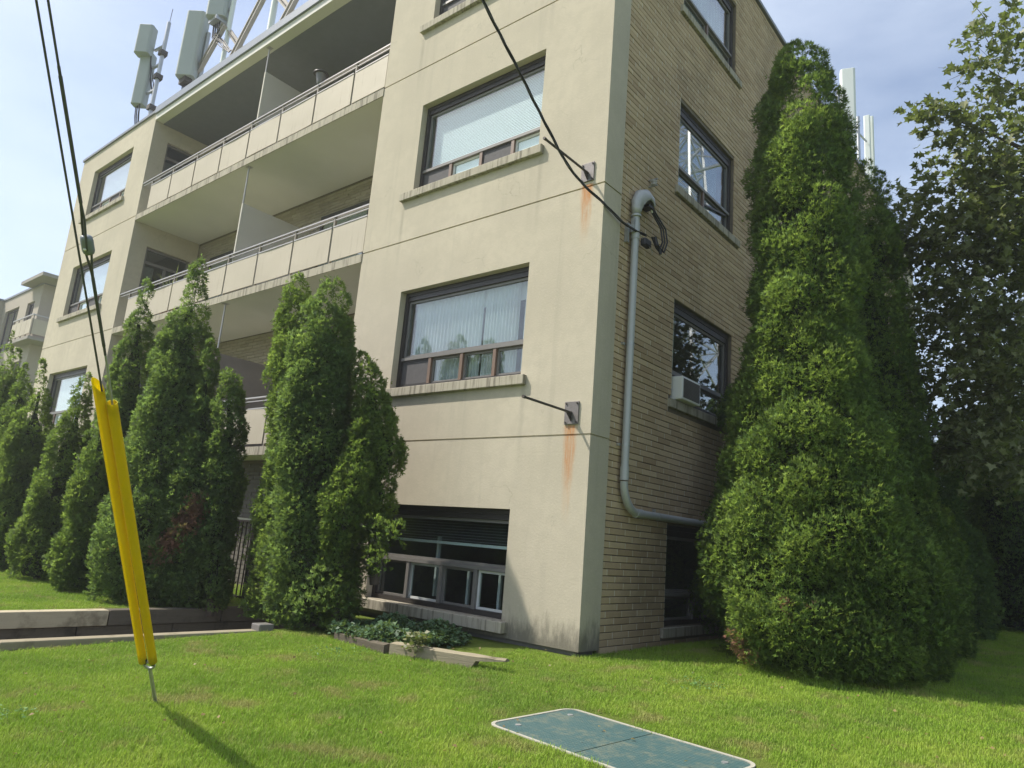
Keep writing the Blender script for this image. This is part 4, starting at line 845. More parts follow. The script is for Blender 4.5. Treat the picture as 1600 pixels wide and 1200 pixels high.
def leaf_cloud(name, n, pts, S, mat, rs, upb=0.8, parent=None):
    P = pts; D = norm(rs.normal(size=(n, 3))*np.array([1, 1, .35])); up = norm(np.array([0, 0, upb])+rs.normal(size=(n, 3))*0.45); lat = norm(np.cross(D, up)); nr = np.cross(lat, D); s = S*rs.uniform(.6, 1.25, (n, 1))
    V = np.stack([P, P+D*s*.45+lat*s*.36+nr*s*.12, P+D*s-nr*s*.1, P+D*s*.45-lat*s*.36+nr*s*.12], 1).reshape(-1, 3)
    return mesh_np(name, V, np.arange(len(V), dtype=np.int32).reshape(-1, 4), mat, parent, attrs={'tone': ('FACE', np.clip(rs.normal(.5, .22, n), 0, 1)), 'dead': ('FACE', np.zeros(n))})
rs = np.random.default_rng(9); n = 7000
u = rs.uniform(-1.95, -0.45, n*3); v = rs.uniform(-1.34, -0.10, n*3)
edge = 1-np.clip(((u+1.48)/0.55)**4+((v+.78)/0.55)**4, 0, 1.0); hmax = 0.05+0.16*edge**0.5*(0.55+0.45*np.sin(u*7+1)*np.sin(v*9+u*3)); ok = (edge > 0.02) & ~((u > -.95) & (v < -1.22+0.22*(u+.95)))
u, v, hmax = u[ok][:n], v[ok][:n], hmax[ok][:n]; n = len(u)
o = leaf_cloud('groundcover', n, np.stack([u, v, -0.02+hmax*rs.uniform(.15, 1, n)**.5], 1), .05, M['ivy'], rs); props(o, 'low leafy green groundcover below the near ground floor window', kind='stuff')
t = thing('weed_plant', 'small pale weed growing over the landscape timber', 'plant', (-0.72, -1.29, 0))
n = 130; leaf_cloud('foliage', n, np.array([-.72, -1.30, 0.0])+rs.normal(size=(n, 3))*np.array([.055, .04, 0])+np.stack([np.zeros(n), np.zeros(n), rs.uniform(.02, .17, n)], 1), .045, leaf_mat('weed_leaves', [(0, (.07, .09, .035)), (1, (.22, .22, .10))]), rs, parent=t)
MB().tube([(-.72, -1.29, -.02), (-.71, -1.31, .15)], .004, 5).build('stem', M['bark'], t)

# utility vault lid in the lawn
def vault():
    cx, cy, ang = 1.60, -1.995, math.radians(-7.0); hx, hy, rr = .645, .36, .085
    zc = zg(cx, cy)
    t = thing('utility_vault', 'teal green utility vault lid with pale rim set flush in the lawn', 'utility cover', (cx, cy, zc))
    def outline(hx, hy, r, n=8):
        pts = []
        for (sx, sy, a0) in ((1, 1, 0), (-1, 1, 90), (-1, -1, 180), (1, -1, 270)):
            for i in range(n+1):
                a = math.radians(a0+90*i/n); pts.append((sx*(hx-r)+r*math.cos(a), sy*(hy-r)+r*math.sin(a)))
        return pts
    def w(p, z): return (cx+p[0]*math.cos(ang)-p[1]*math.sin(ang), cy+p[0]*math.sin(ang)+p[1]*math.cos(ang), zc+z-0.025*(-1)*(p[1])*1.0)
    o1 = outline(hx, hy, rr); o2 = outline(hx-.02, hy-.02, rr-.015); n = len(o1)
    V = [w(p, -.06) for p in o1]+[w(p, .006) for p in o1]+[w(p, .006) for p in o2]+[w(p, -.02) for p in o2]
    F = [(k*n+i, k*n+(i+1) % n, (k+1)*n+(i+1) % n, (k+1)*n+i) for k in range(3) for i in range(n)]
    mesh_np('rim', np.array(V), F, M['rim'], t)
    inner = outline(hx-.023, hy-.023, rr-.018)
    for sgn in (-1, 1):
        pts = [p for p in inner if p[0]*sgn > 0.004]; e = .004*sgn
        pts.sort(key=lambda p: math.atan2(p[1], p[0]*sgn)); ring = [(e, -(hy-.023))]+pts+[(e, hy-.023)]
        if sgn < 0: ring = ring[::-1]
        m_ = len(ring); V = [w(p, .003) for p in ring]+[w(p, -.02) for p in ring]
        F = [tuple(range(m_))]+[(i, m_+i, m_+(i+1) % m_, (i+1) % m_) for i in range(m_)]
        lid = mesh_np('lid', np.array(V), F, M['lid'], t)
        for k in (-1, 1):
            p = (sgn*0.52, k*0.22); V = []; 
            a = [(p[0]+.018*math.cos(q*math.pi/5), p[1]+.018*math.sin(q*math.pi/5)) for q in range(10)]
            mesh_np('bolt', np.array([w(q, .0065) for q in a]+[w(q, .002) for q in a]), [tuple(range(10))]+[(i, 10+i, 10+(i+1) % 10, (i+1) % 10) for i in range(10)], M['galv'], lid)
vault()

# ------------------------------------------------------------------ guy wire with yellow guards
def guy():
    b = Vector((-.507, -3.477, -.087)); d = Vector((.50, -.468, .73)).normalized(); q = Vector((.77, .63, 0.0)); q = (q-d*q.dot(d)).normalized(); e = d.cross(q)
    t = thing('guy_wire', 'guy wires with two yellow plastic guards anchored in the lawn', 'guy wire', tuple(b))
    L = lambda s, o=0.0, f=0.0: b+d*s+q*o+e*f
    MB().tube([L(-.08), L(.29)], .0095, 10).build('anchor_rod', M['galv'], t)
    ring = [L(.322+.026*math.sin(a), .026*math.cos(a)) for a in [2*math.pi*i/20 for i in range(21)]]
    MB().tube(ring, .008, 8, caps=False).build('anchor_eye', M['galv'], t)
    MB().tube([L(.335, -.02), L(.37, -.02)], .012, 8).tube([L(.335, .022), L(.37, .02)], .012, 8).build('thimble', M['steel_dark'], t)
    def guard(s0, s1, o0, o1, R, gap, cut, name='guard', f=0.0):
        n = 26; V = []; th = .0028; 
        a0 = math.radians(gap/2); A = [a0+(2*math.pi-2*a0)*i/(n-1) for i in range(n)]; rows = 24
        for j in range(rows):
            g = j/(rows-1)
            for i, a in enumerate(A):
                aa = a+math.radians(195)
                s = s0+(s1-s0)*g
                if j == rows-1: s += cut*math.cos(aa-math.pi)
                o = o0+(o1-o0)*g; dent = 1-0.06*math.exp(-((a-math.pi*1.2)/0.16)**2)
                for rr in (R*dent, R*dent-th): V.append(L(s, o+rr*math.cos(aa), f+rr*math.sin(aa)))
        F = []; ix = lambda j, i, k: (j*n+i)*2+k
        for j in range(rows-1):
            for i in range(n-1):
                F.append((ix(j, i, 0), ix(j, i+1, 0), ix(j+1, i+1, 0), ix(j+1, i, 0))); F.append((ix(j, i, 1), ix(j+1, i, 1), ix(j+1, i+1, 1), ix(j, i+1, 1)))
            for i in (0, n-1): F.append((ix(j, i, 0), ix(j+1, i, 0), ix(j+1, i, 1), ix(j, i, 1)))
        for j in (0, rows-1):
            for i in range(n-1): F.append((ix(j, i, 0), ix(j, i, 1), ix(j, i+1, 1), ix(j, i+1, 0)))
        mesh_np(name, np.array([tuple(v) for v in V]), F, M['yellow'], t, smooth=True)
    guard(.345, 2.11, -.032, -.0185, .0215, 26, .03)
    guard(.355, 2.03, .0235, .029, .0218, 4, .0)
    wl = lambda s: L(s, -.004)
    MB().tube([L(.35, -.02), wl(2.2), wl(3.2), wl(9.5)], .0040, 6).build('strand', M['wire'], t)
    def wr(s, o=0.0): return L(s, .034+o)
    MB().tube([L(.35, .02), L(2.03, .030), wr(2.2), wr(2.42)], .0045, 6).build('strand', M['galv'], t)
    MB().tube([wr(2.26), wr(2.30)], .005, 6).tube([wr(2.30), wr(2.60)], .0062, 6).tube([wr(2.58), wr(2.64, -.004), wr(2.725, -.016)], .0042, 6).tube([wr(2.58), wr(2.64, .003), wr(2.725, .013)], .0042, 6).build('dead_end_grip', M['wire'], t)
    # strain insulator: a rounded block with two crossing holes
    mb = MB(); rows = []; n = 14
    for s, k in ((2.694, .55), (2.699, .85), (2.71, 1.0), (2.75, 1.0), (2.762, .92), (2.768, .6)):
        rows.append([wr(s)+q*(.0225*k*math.cos(2*math.pi*i/n))+e*(.020*k*math.sin(2*math.pi*i/n)) for i in range(n)])
    vs_ = [v for r_ in rows for v in r_]; fs = [(j*n+i, j*n+(i+1) % n, (j+1)*n+(i+1) % n, (j+1)*n+i) for j in range(5) for i in range(n)]+[tuple(range(n-1, -1, -1)), tuple(5*n+i for i in range(n))]
    mb.add(vs_, fs, True); ins = mb.build('strain_insulator', plain('insulator_porcelain', (.19, .21, .22), .4, var=.06), t)
    MB().tube([wr(2.722)-e*.0195+q*(-.005), wr(2.718)-e*.0205, wr(2.722)-e*.0195+q*.005], .0042, 6).build('insulator_slot', M['white'], ins)
    MB().tube([wr(2.755, -.012), wr(2.83, -.006), wr(2.90)], .0042, 6).tube([wr(2.715, .006)-e*.017, wr(2.77, .009)-e*.017, wr(2.83, .004), wr(2.90)], .0042, 6).tube([wr(2.89), wr(3.32)], .0062, 6).tube([wr(3.32), wr(3.35)], .005, 6).build('dead_end_grip', M['wire'], t)
    MB().tube([wr(3.3), wr(9.5)], .0040, 6).build('strand', M['wire'], t)
guy()

# ------------------------------------------------------------------ hardware on the near corner
for zc, x0, x1, za, zb, zr_, lab, ln, xr in ((2.2, -.306, -.144, 2.102, 2.325, 2.215, 'rusty lower steel bracket plate with a long rod on the stucco corner', .77, -.225), (4.77, -.29, -.132, 4.662, 4.870, 4.755, 'upper steel bracket plate with a rod, beside the service cable', .78, -.205)):
    t = thing('wall_bracket', lab, 'bracket', (xr, 0, zc), 'steel rod brackets on the stucco corner')
    pl = MB().box(x0, x1, -.016, -.001, za, zb).build('plate', M['rust_plate'], t, bevel=.002)
    for sx in (x0+.018, x1-.018):
        for sz in (za+.018, zb-.018): MB().tube([(sx, -.0165, sz), (sx, -.027, sz)], .009, 6).build('bolt', M['steel_dark'], pl)
    MB().tube([(xr, -.017, zr_), (xr, -ln, zr_+.005)], .0125, 8).build('rod', M['steel_dark'], t)
    MB().add([(xr-.004, -.017, zr_-.085), (xr+.004, -.017, zr_-.085), (xr+.004, -.10, zr_-.01), (xr-.004, -.10, zr_-.01), (xr-.004, -.017, zr_-.01), (xr+.004, -.017, zr_-.01)], [(0, 1, 2, 3), (0, 3, 4), (1, 5, 2), (3, 2, 5, 4)]).build('gusset', M['steel_dark'], t)
    MB().tube([(xr, -ln+.03, zr_+.005), (xr, -ln, zr_+.005)], .016, 8).build('rod_tip', M['steel_dark'], t)

def conduit():
    t = thing('service_conduit', 'grey electrical conduit with weatherhead on the brick wall', 'conduit', (.055, .555, 1.33)); R = .039; X = .055
    pts = [(X, .555, 4.46), (X, .555, 1.62)]; 
    for i in range(1, 9):
        a = math.radians(90*i/8); pts.append((X, .555+.29*(1-math.cos(a)), 1.62-.29*math.sin(a)))
    MB().tube([(X, .555, 4.46), (X, .555, 1.66)], R, 18).build('pipe', M['pvc'], t)
    MB().tube(pts[1:], R+.001, 18).build('elbow', M['pvc'], t)
    MB().tube([(X, .845, 1.33), (X, 4.2, 1.33)], R, 18).build('pipe', M['pvc'], t)
    for p, d in (((X, .555, 3.02), 2), ((X, .555, 1.98), 2), ((X, 1.27, 1.33), 1), ((X, 2.6, 1.33), 1)):
        a = [0, 0, 0]; a[d] = .014; mb = MB().tube([tuple(p[i]-a[i] for i in range(3)), tuple(p[i]+a[i] for i in range(3))], R+.003, 18)
        if d == 2: mb.box(-.01, .02, p[1]-.075, p[1]-.042, p[2]-.012, p[2]+.012)
        else: mb.box(-.01, .02, p[1]-.012, p[1]+.012, p[2]+.042, p[2]+.075)
        mb.build('pipe_strap', M['galv'], t)
    for z0, z1 in ((1.63, 1.76), (4.18, 4.36)): MB().tube([(X, .555, z0), (X, .555, z1)], R+.006, 18).build('coupling', M['pvc'], t)
    MB().tube([(X, .80, 1.33), (X, .93, 1.33)], R+.006, 18).build('coupling', M['pvc'], t)
    # hooded weatherhead, open towards the far side and below
    wp = [(.555, 4.45, .045), (.556, 4.52, .064), (.578, 4.60, .086), (.635, 4.68, .100), (.72, 4.725, .100), (.805, 4.715, .088), (.86, 4.68, .066)]
    V = []; F = []; n = 15
    for j, (yy, zz, rr) in enumerate(wp):
        a, b_ = wp[max(j-1, 0)], wp[min(j+1, 6)]; ty_, tz_ = b_[0]-a[0], b_[1]-a[1]; l_ = math.hypot(ty_, tz_); oy, oz = -tz_/l_, ty_/l_     # outward side of the bend
        sp_ = math.radians(178 if j < 2 else 112)
        for i in range(n):
            a_ = -sp_+2*sp_*i/(n-1); V.append((X+rr*.82*math.sin(a_), yy+oy*rr*math.cos(a_), zz+oz*rr*math.cos(a_)))
    F = [(j*n+i, j*n+i+1, (j+1)*n+i+1, (j+1)*n+i) for j in range(6) for i in range(n-1)]+[tuple(6*n+i for i in range(n))]
    wh = mesh_np('weatherhead', np.array(V), F, M['pvc'], t, smooth=True); sd_ = wh.modifiers.new('wall', 'SOLIDIFY'); sd_.thickness = .006; sd_.offset = -1
    MB().tube([(X, .555, 4.435), (X, .555, 4.455)], .056, 16).build('coupling', M['pvc'], t)
    MB().box(X-.05, X+.055, .72, .835, 4.622, 4.65).build('cable_seal', M['cable'], t)
    MB().tube([(X+.02, .80, 4.67), (X+.03, .845, 4.60)], .0095, 8).build('cable_sleeve', M['white'], t)
    for k, o in enumerate((-.018, 0, .02)):
        MB().tube([(X+.02+o, .79, 4.68), (X+.04+o, .86, 4.60), (X+.09+o, .97+.02*k, 4.45), (X+.10+o, 1.0+.02*k, 4.30), (X+.09+o, .95+.02*k, 4.17), (X+.08+o, .90, 4.20), (X+.06, .80+.03*k, 4.29)], .0095, 7).build('drip_loop', M['cable'], t)
    MB().box(X+.02, X+.09, .62, .76, 4.13, 4.22).build('splice_cover', M['cable'], t, bevel=.02)
    MB().tube([(X+.09, .86, 4.21), (X+.075, .84, 4.30)], .022, 8).tube([(X+.10, .93, 4.13), (X+.09, .92, 4.22)], .017, 8).build('splice', M['cable'], t)
    MB().box(-.01, .03, .44, .475, 4.12, 4.33).box(.0, .07, .476, .512, 4.28, 4.32).box(X-.02, X+.02, .49, .512, 4.24, 4.40).build('clevis_bracket', M['galv'], t)
    MB().tube([(X+.01, .49, 4.30), (X+.09, .74, 4.12), (X+.08, .80, 4.10)], .003, 5).build('ground_wire', M['galv'], t)
    return t
conduit()
t = thing('service_cable', 'black twisted overhead cable reaching the conduit from above', 'cable', (.04, .3, 4.27))
path = [(.10, .70, 4.27), (.09, .50, 4.245), (.045, .3, 4.27), (0.02, -.06, 4.355), (-.10, -.25, 4.49), (-.12, -.55, 4.61), (-.16, -.72, 4.80), (-.15, -1.05, 5.0), (-.10, -1.45, 5.18), (-.03, -1.95, 5.38), (.12, -2.9, 5.75), (.40, -4.5, 6.3), (.9, -7.5, 7.15), (1.6, -12, 8.2)]
def resample(p, n):
    p = np.array(p, float); s = np.concatenate([[0], np.cumsum(np.linalg.norm(np.diff(p, axis=0), axis=1))]); u = np.linspace(0, s[-1], n)
    q = np.stack([np.interp(u, s, p[:, i]) for i in range(3)], 1)
    for _ in range(6): q[1:-1] = (q[:-2]+q[1:-1]*2+q[2:])/4
    return q
cp = resample(path, 260)
for k in range(3):
    V = []
    for i, p in enumerate(cp):
        a = i*0.42+k*2*math.pi/3; dn = norm(cp[min(i+1, 259)]-cp[max(i-1, 0)]); s_ = norm(np.cross(dn, [0, 0, 1.0])); u_ = np.cross(s_, dn); V.append(p+(s_*math.cos(a)+u_*math.sin(a))*.0085)
    MB().tube(V, .0078 if k else .0055, 6).build('strand', M['cable'] if k else M['wire'], t)
t = thing('spool_insulator', 'small pale spool insulator on the brick above the weatherhead', 'insulator', (.03, .905, 5.0))
MB().lathe([(.03, 4.965), (.034, 4.975), (.02, 4.99), (.034, 5.005), (.034, 5.02), (.02, 5.03)], .055, .905, 12).build('spool', plain('glazed_spool', (.34, .32, .29), .3, var=.1), t)
MB().box(-.012, .10, .895, .915, 4.955, 4.964).box(-.012, .10, .895, .915, 5.032, 5.042).build('bracket', M['galv'], t)
o = MB().box(-.012, .06, 4.10, 4.17, 4.75, 5.05).build('junction_box', M['pvc'], None, bevel=.005); props(o, 'narrow grey box on the brick just left of the huge cedar', 'junction box')

# window air conditioner
t = thing('air_conditioner', 'white window air conditioner resting in the second floor brick side window', 'air conditioner', (0, 1.89, 2.67))
case = MB().box(-.10, .095, 1.66, 2.13, 2.675, 2.945).build('case', M['white'], t, bevel=.01)
MB().box(.0955, .099, 1.69, 2.10, 2.70, 2.92).build('grille_backing', M['ac_grille'], t)
mb = MB()
for i in range(14): mb.box(.0995, .104, 1.695, 2.095, 2.708+i*.0155, 2.714+i*.0155)
mb.build('grille', plain('ac_fins', (.17, .155, .155), .6), t)

# lantern and plant on the balconies
t = thing('garden_lantern', 'dark tapering solar lantern fixed to the top balcony rail', 'lantern', (-5.63, .03, 7.9))
MB().lathe([(.035, 7.90), (.045, 7.92), (.05, 7.93), (.055, 7.97), (.075, 8.05), (.085, 8.09)], -5.63, .033, 14).build('lamp_body', plain('lantern_metal', (.16, .155, .15), .45, .3), t)
MB().lathe([(.125, 8.092), (.125, 8.10), (.06, 8.125), (.02, 8.13)], -5.63, .033, 16).build('lamp_cap', M['dark_frame'], t)
MB().tube([(-5.63, .033, 7.877), (-5.63, .033, 7.905)], .022, 8).build('lamp_stem', M['steel_dark'], t)
t = thing('potted_plant', 'spiky leaved potted plant behind the second floor balcony panels', 'plant', (-10.35, .35, 4.6))
MB().lathe([(.11, 4.603), (.16, 4.87), (.17, 4.90)], -10.35, .35, 14).build('pot', plain('clay_pot', (.28, .13, .08), .8), t)
V = []; F = []
for i in range(34):
    a = rng.uniform(0, 6.28); Lh = rng.uniform(.35, .75); H = rng.uniform(.6, 1.0); n0 = len(V)
    for j in range(7):
        f = j/6; rr = Lh*f; z = 4.88+H*f*(1.35-.55*f) ; wd = .022*(1-f)**.6+.002; c = np.array([-10.35+rr*math.cos(a), .35+rr*math.sin(a)*.6, z]); s_ = np.array([-math.sin(a), math.cos(a)*.6, 0])*wd
        V += [c-s_, c+s_]
    F += [(n0+2*j, n0+2*j+1, n0+2*j+3, n0+2*j+2) for j in range(6)]
mesh_np('foliage', np.array(V), F, leaf_mat('spiky_leaves', [(0, (.10, .14, .06)), (1, (.28, .30, .17))]), t, attrs={'tone': ('FACE', [rng.random() for _ in F]), 'dead': ('FACE', [0]*len(F))})

# ------------------------------------------------------------------ rooftop antennas
def rot2(x, y, a): return x*math.cos(a)-y*math.sin(a), x*math.sin(a)+y*math.cos(a)
def radome(cx, cy, z0, z1, w_, dep, ang, mat, parent, name='radome'):
    n = 6; prof = []
    prof = [(w_*.5, -dep*.30), (w_*.47, -dep*.40), (w_*.38, -dep*.5), (-w_*.38, -dep*.5), (-w_*.47, -dep*.40), (-w_*.5, -dep*.30), (-w_*.5, dep*.35), (-w_*.4, dep*.5), (w_*.4, dep*.5), (w_*.5, dep*.35)]
    pts = [rot2(x, y, ang) for x, y in prof]; m_ = len(pts); V = [(cx+x, cy+y, z) for z in (z0, z1) for x, y in pts]
    F = [(i, (i+1) % m_, m_+(i+1) % m_, m_+i) for i in range(m_)]+[tuple(range(m_-1, -1, -1)), tuple(m_+i for i in range(m_))]
    o = mesh_np(name, np.array(V), F, mat, parent)
    b = o.modifiers.new('bevel', 'BEVEL'); b.width = .012; b.segments = 2; b.limit_method = 'ANGLE'; return o
def cables(p, n, spread, dz, end, parent, seed):
    r = random.Random(seed)
    for i in range(n):
        a = Vector(p)+Vector(((i-(n-1)/2)*spread, r.uniform(-.02, .02), 0)); e = Vector(end)+Vector((r.uniform(-.08, .08), 0, 0))
        MB().tube([a, a+Vector((r.uniform(-.02, .02), .02, -dz*.35)), (a+e)/2+Vector((r.uniform(-.1, .05), .03, -dz*.15)), e], .013, 6).build('cable', M['cable'], parent)
AF = math.radians(38)
t = thing('cell_antenna', 'leftmost rooftop antenna, a box over a slim panel on a tall mast', 'antenna', (-14.5, .7, 9.6), 'rooftop cell antennas')
MB().tube([(-14.52, .75, 9.5), (-14.52, .75, 13.6)], .05, 10).build('mast', M['galv'], t)
MB().tube([(-14.50, .75, 13.6), (-14.47, .75, 14.0)], .008, 5).build('whip_aerial', M['steel_dark'], t)
radome(-15.05, .62, 11.25, 12.75, .34, .26, AF, M['antenna'], t)
radome(-14.98, .45, 12.62, 13.45, .40, .30, AF, M['antenna'], t, 'radio_box')
mb = MB()
for z in (11.6, 12.35, 12.9): mb.beam((-14.95, .70, z), (-14.5, .75, z), .06, .05)
mb.build('mounting_arm', M['galv'], t); cables((-15.05, .62, 11.25), 6, .05, .8, (-15.2, .9, 9.7), t, 1); cables((-14.9, .6, 12.62), 4, .05, .6, (-14.6, .8, 11.2), t, 2)
for z in (11.0, 11.9, 12.6): MB().box(-14.60, -14.43, .66, .84, z, z+.13).build('clamp', M['steel_dark'], t)
t = thing('cell_antenna', 'large grey rooftop panel antenna left of the steel braces', 'antenna', (-12.6, .7, 9.6), 'rooftop cell antennas')
radome(-12.62, .72, 11.15, 12.92, .46, .36, AF, M['antenna'], t)
MB().tube([(-12.45, .95, 9.5), (-12.45, .95, 12.5)], .05, 10).build('mast', M['galv'], t); MB().beam((-12.6, .85, 11.5), (-12.45, .95, 11.5), .08, .06).beam((-12.6, .85, 12.4), (-12.45, .95, 12.4), .08, .06).build('mounting_arm', M['galv'], t)
MB().box(-12.80, -12.5, .62, .80, 11.02, 11.148).build('connector_tray', M['steel_dark'], t)
cables((-12.68, .72, 11.03), 5, .045, .9, (-12.9, .8, 9.7), t, 3)
t = thing('cell_antenna', 'rooftop panel antenna with looping black cables, cut by the top photo edge', 'antenna', (-11.8, .9, 9.6), 'rooftop cell antennas')
radome(-11.85, .86, 12.52, 14.3, .50, .40, AF, M['antenna'], t)
MB().tube([(-11.52, 1.0, 9.5), (-11.52, 1.0, 13.8)], .055, 10).build('mast', M['antenna_white'], t)
MB().beam((-11.8, .95, 12.75), (-11.52, 1.0, 12.75), .1, .08).build('mounting_arm', M['galv'], t)
MB().box(-12.02, -11.66, .72, .98, 12.42, 12.518).build('connector_tray', M['galv'], t)
cables((-11.85, .85, 12.42), 8, .04, .9, (-11.0, .9, 11.35), t, 4)
t = thing('antenna_frame', 'pale steel brace frame on the roof between the antennas', 'frame', (-10.5, .9, 9.6))
for a, b in (((-13.6, .9, 10.4), (-11.55, .9, 12.3)), ((-11.9, .9, 9.9), (-9.3, .9, 12.9)), ((-9.9, .9, 9.9), (-7.3, .9, 12.9)), ((-11.42, 1.0, 12.1), (-9.2, 1.0, 9.8)), ((-9.4, 1.0, 12.1), (-7.2, 1.0, 9.8))):
    MB().beam(a, b, .14, .035, (0, 1, 0)).beam((a[0]-.055, a[1], a[2]+.05), (b[0]-.055, b[1], b[2]+.05), .03, .09, (0, 1, 0)).beam((a[0]+.055, a[1], a[2]-.05), (b[0]+.055, b[1], b[2]-.05), .03, .09, (0, 1, 0)).build('brace', plain('brace_paint', (.33, .30, .27), .6, var=.1), t)
MB().tube([(-9.52, 1.0, 9.6), (-9.52, 1.0, 13)], .07, 10).build('post', M['antenna_white'], t)
t = thing('cell_antenna', 'tall white rooftop antenna right of the huge cedar tip', 'antenna', (-.55, 11.3, 9.6), 'rooftop cell antennas')
radome(-.5, 11.2, 10.75, 12.95, .34, .24, math.radians(20), M['antenna_white'], t)
MB().tube([(-.6, 10.75, 9.5), (-.6, 10.75, 12.2)], .04, 8).build('mast', M['galv'], t); MB().beam((-.6, 10.75, 11.2), (-.5, 11.15, 11.2), .05, .05).build('mounting_arm', M['galv'], t)
cables((-.5, 11.2, 10.76), 6, .04, .5, (-.5, 11.5, 9.7), t, 6)
t = thing('cell_antenna', 'shorter white twin rooftop antenna with a pipe on its left, farthest right', 'antenna', (-.55, 12.8, 9.6), 'rooftop cell antennas')
radome(-.52, 13.1, 10.2, 12.75, .16, .14, math.radians(10), M['antenna_white'], t); radome(-.50, 13.35, 10.2, 12.85, .17, .14, math.radians(10), M['antenna_white'], t)
MB().tube([(-.55, 12.3, 9.5), (-.55, 12.3, 12.3)], .045, 8).build('mast', M['galv'], t); MB().beam((-.6, 12.1, 11.9), (-.52, 13.0, 11.95), .035, .035).build('mounting_arm', M['galv'], t)

# lattice pylon across the lane, seen mirrored in the brick side windows
def pylon():
    bx, by, H, B = 11.3, 24.0, 23.4, 2.2
    t = thing('transmission_tower', 'steel lattice pylon seen as a reflection in the upper side window', 'pylon', (bx, by, 0)); mb = MB()
    def cor(z, k):
        f = 1-z/H*.75; sx, sy = ((-1, -1), (1, -1), (1, 1), (-1, 1))[k]; return (bx+sx*B*f, by+sy*B*f, z)
    for k in range(4): mb.beam(cor(0, k), cor(H, k), .12, .12)
    z = 0; 
    while z < H-.8:
        dz = max(1.3, 2.9*(1-z/H*.6)); z2 = min(H, z+dz)
        for k in range(4):
            mb.beam(cor(z, k), cor(z2, (k+1) % 4), .065, .065); mb.beam(cor(z, (k+1) % 4), cor(z2, k), .065, .065); mb.beam(cor(z2, k), cor(z2, (k+1) % 4), .055, .055)
        z = z2
    for zz in (16, 19.3, 22.2): mb.beam((bx-2.9, by, zz), (bx+2.9, by, zz), .12, .12); mb.beam((bx-2.9, by, zz), (bx, by, zz+1.2), .06, .06); mb.beam((bx+2.9, by, zz), (bx, by, zz+1.2), .06, .06)
    mb.build('lattice', M['galv'], t)
pylon()

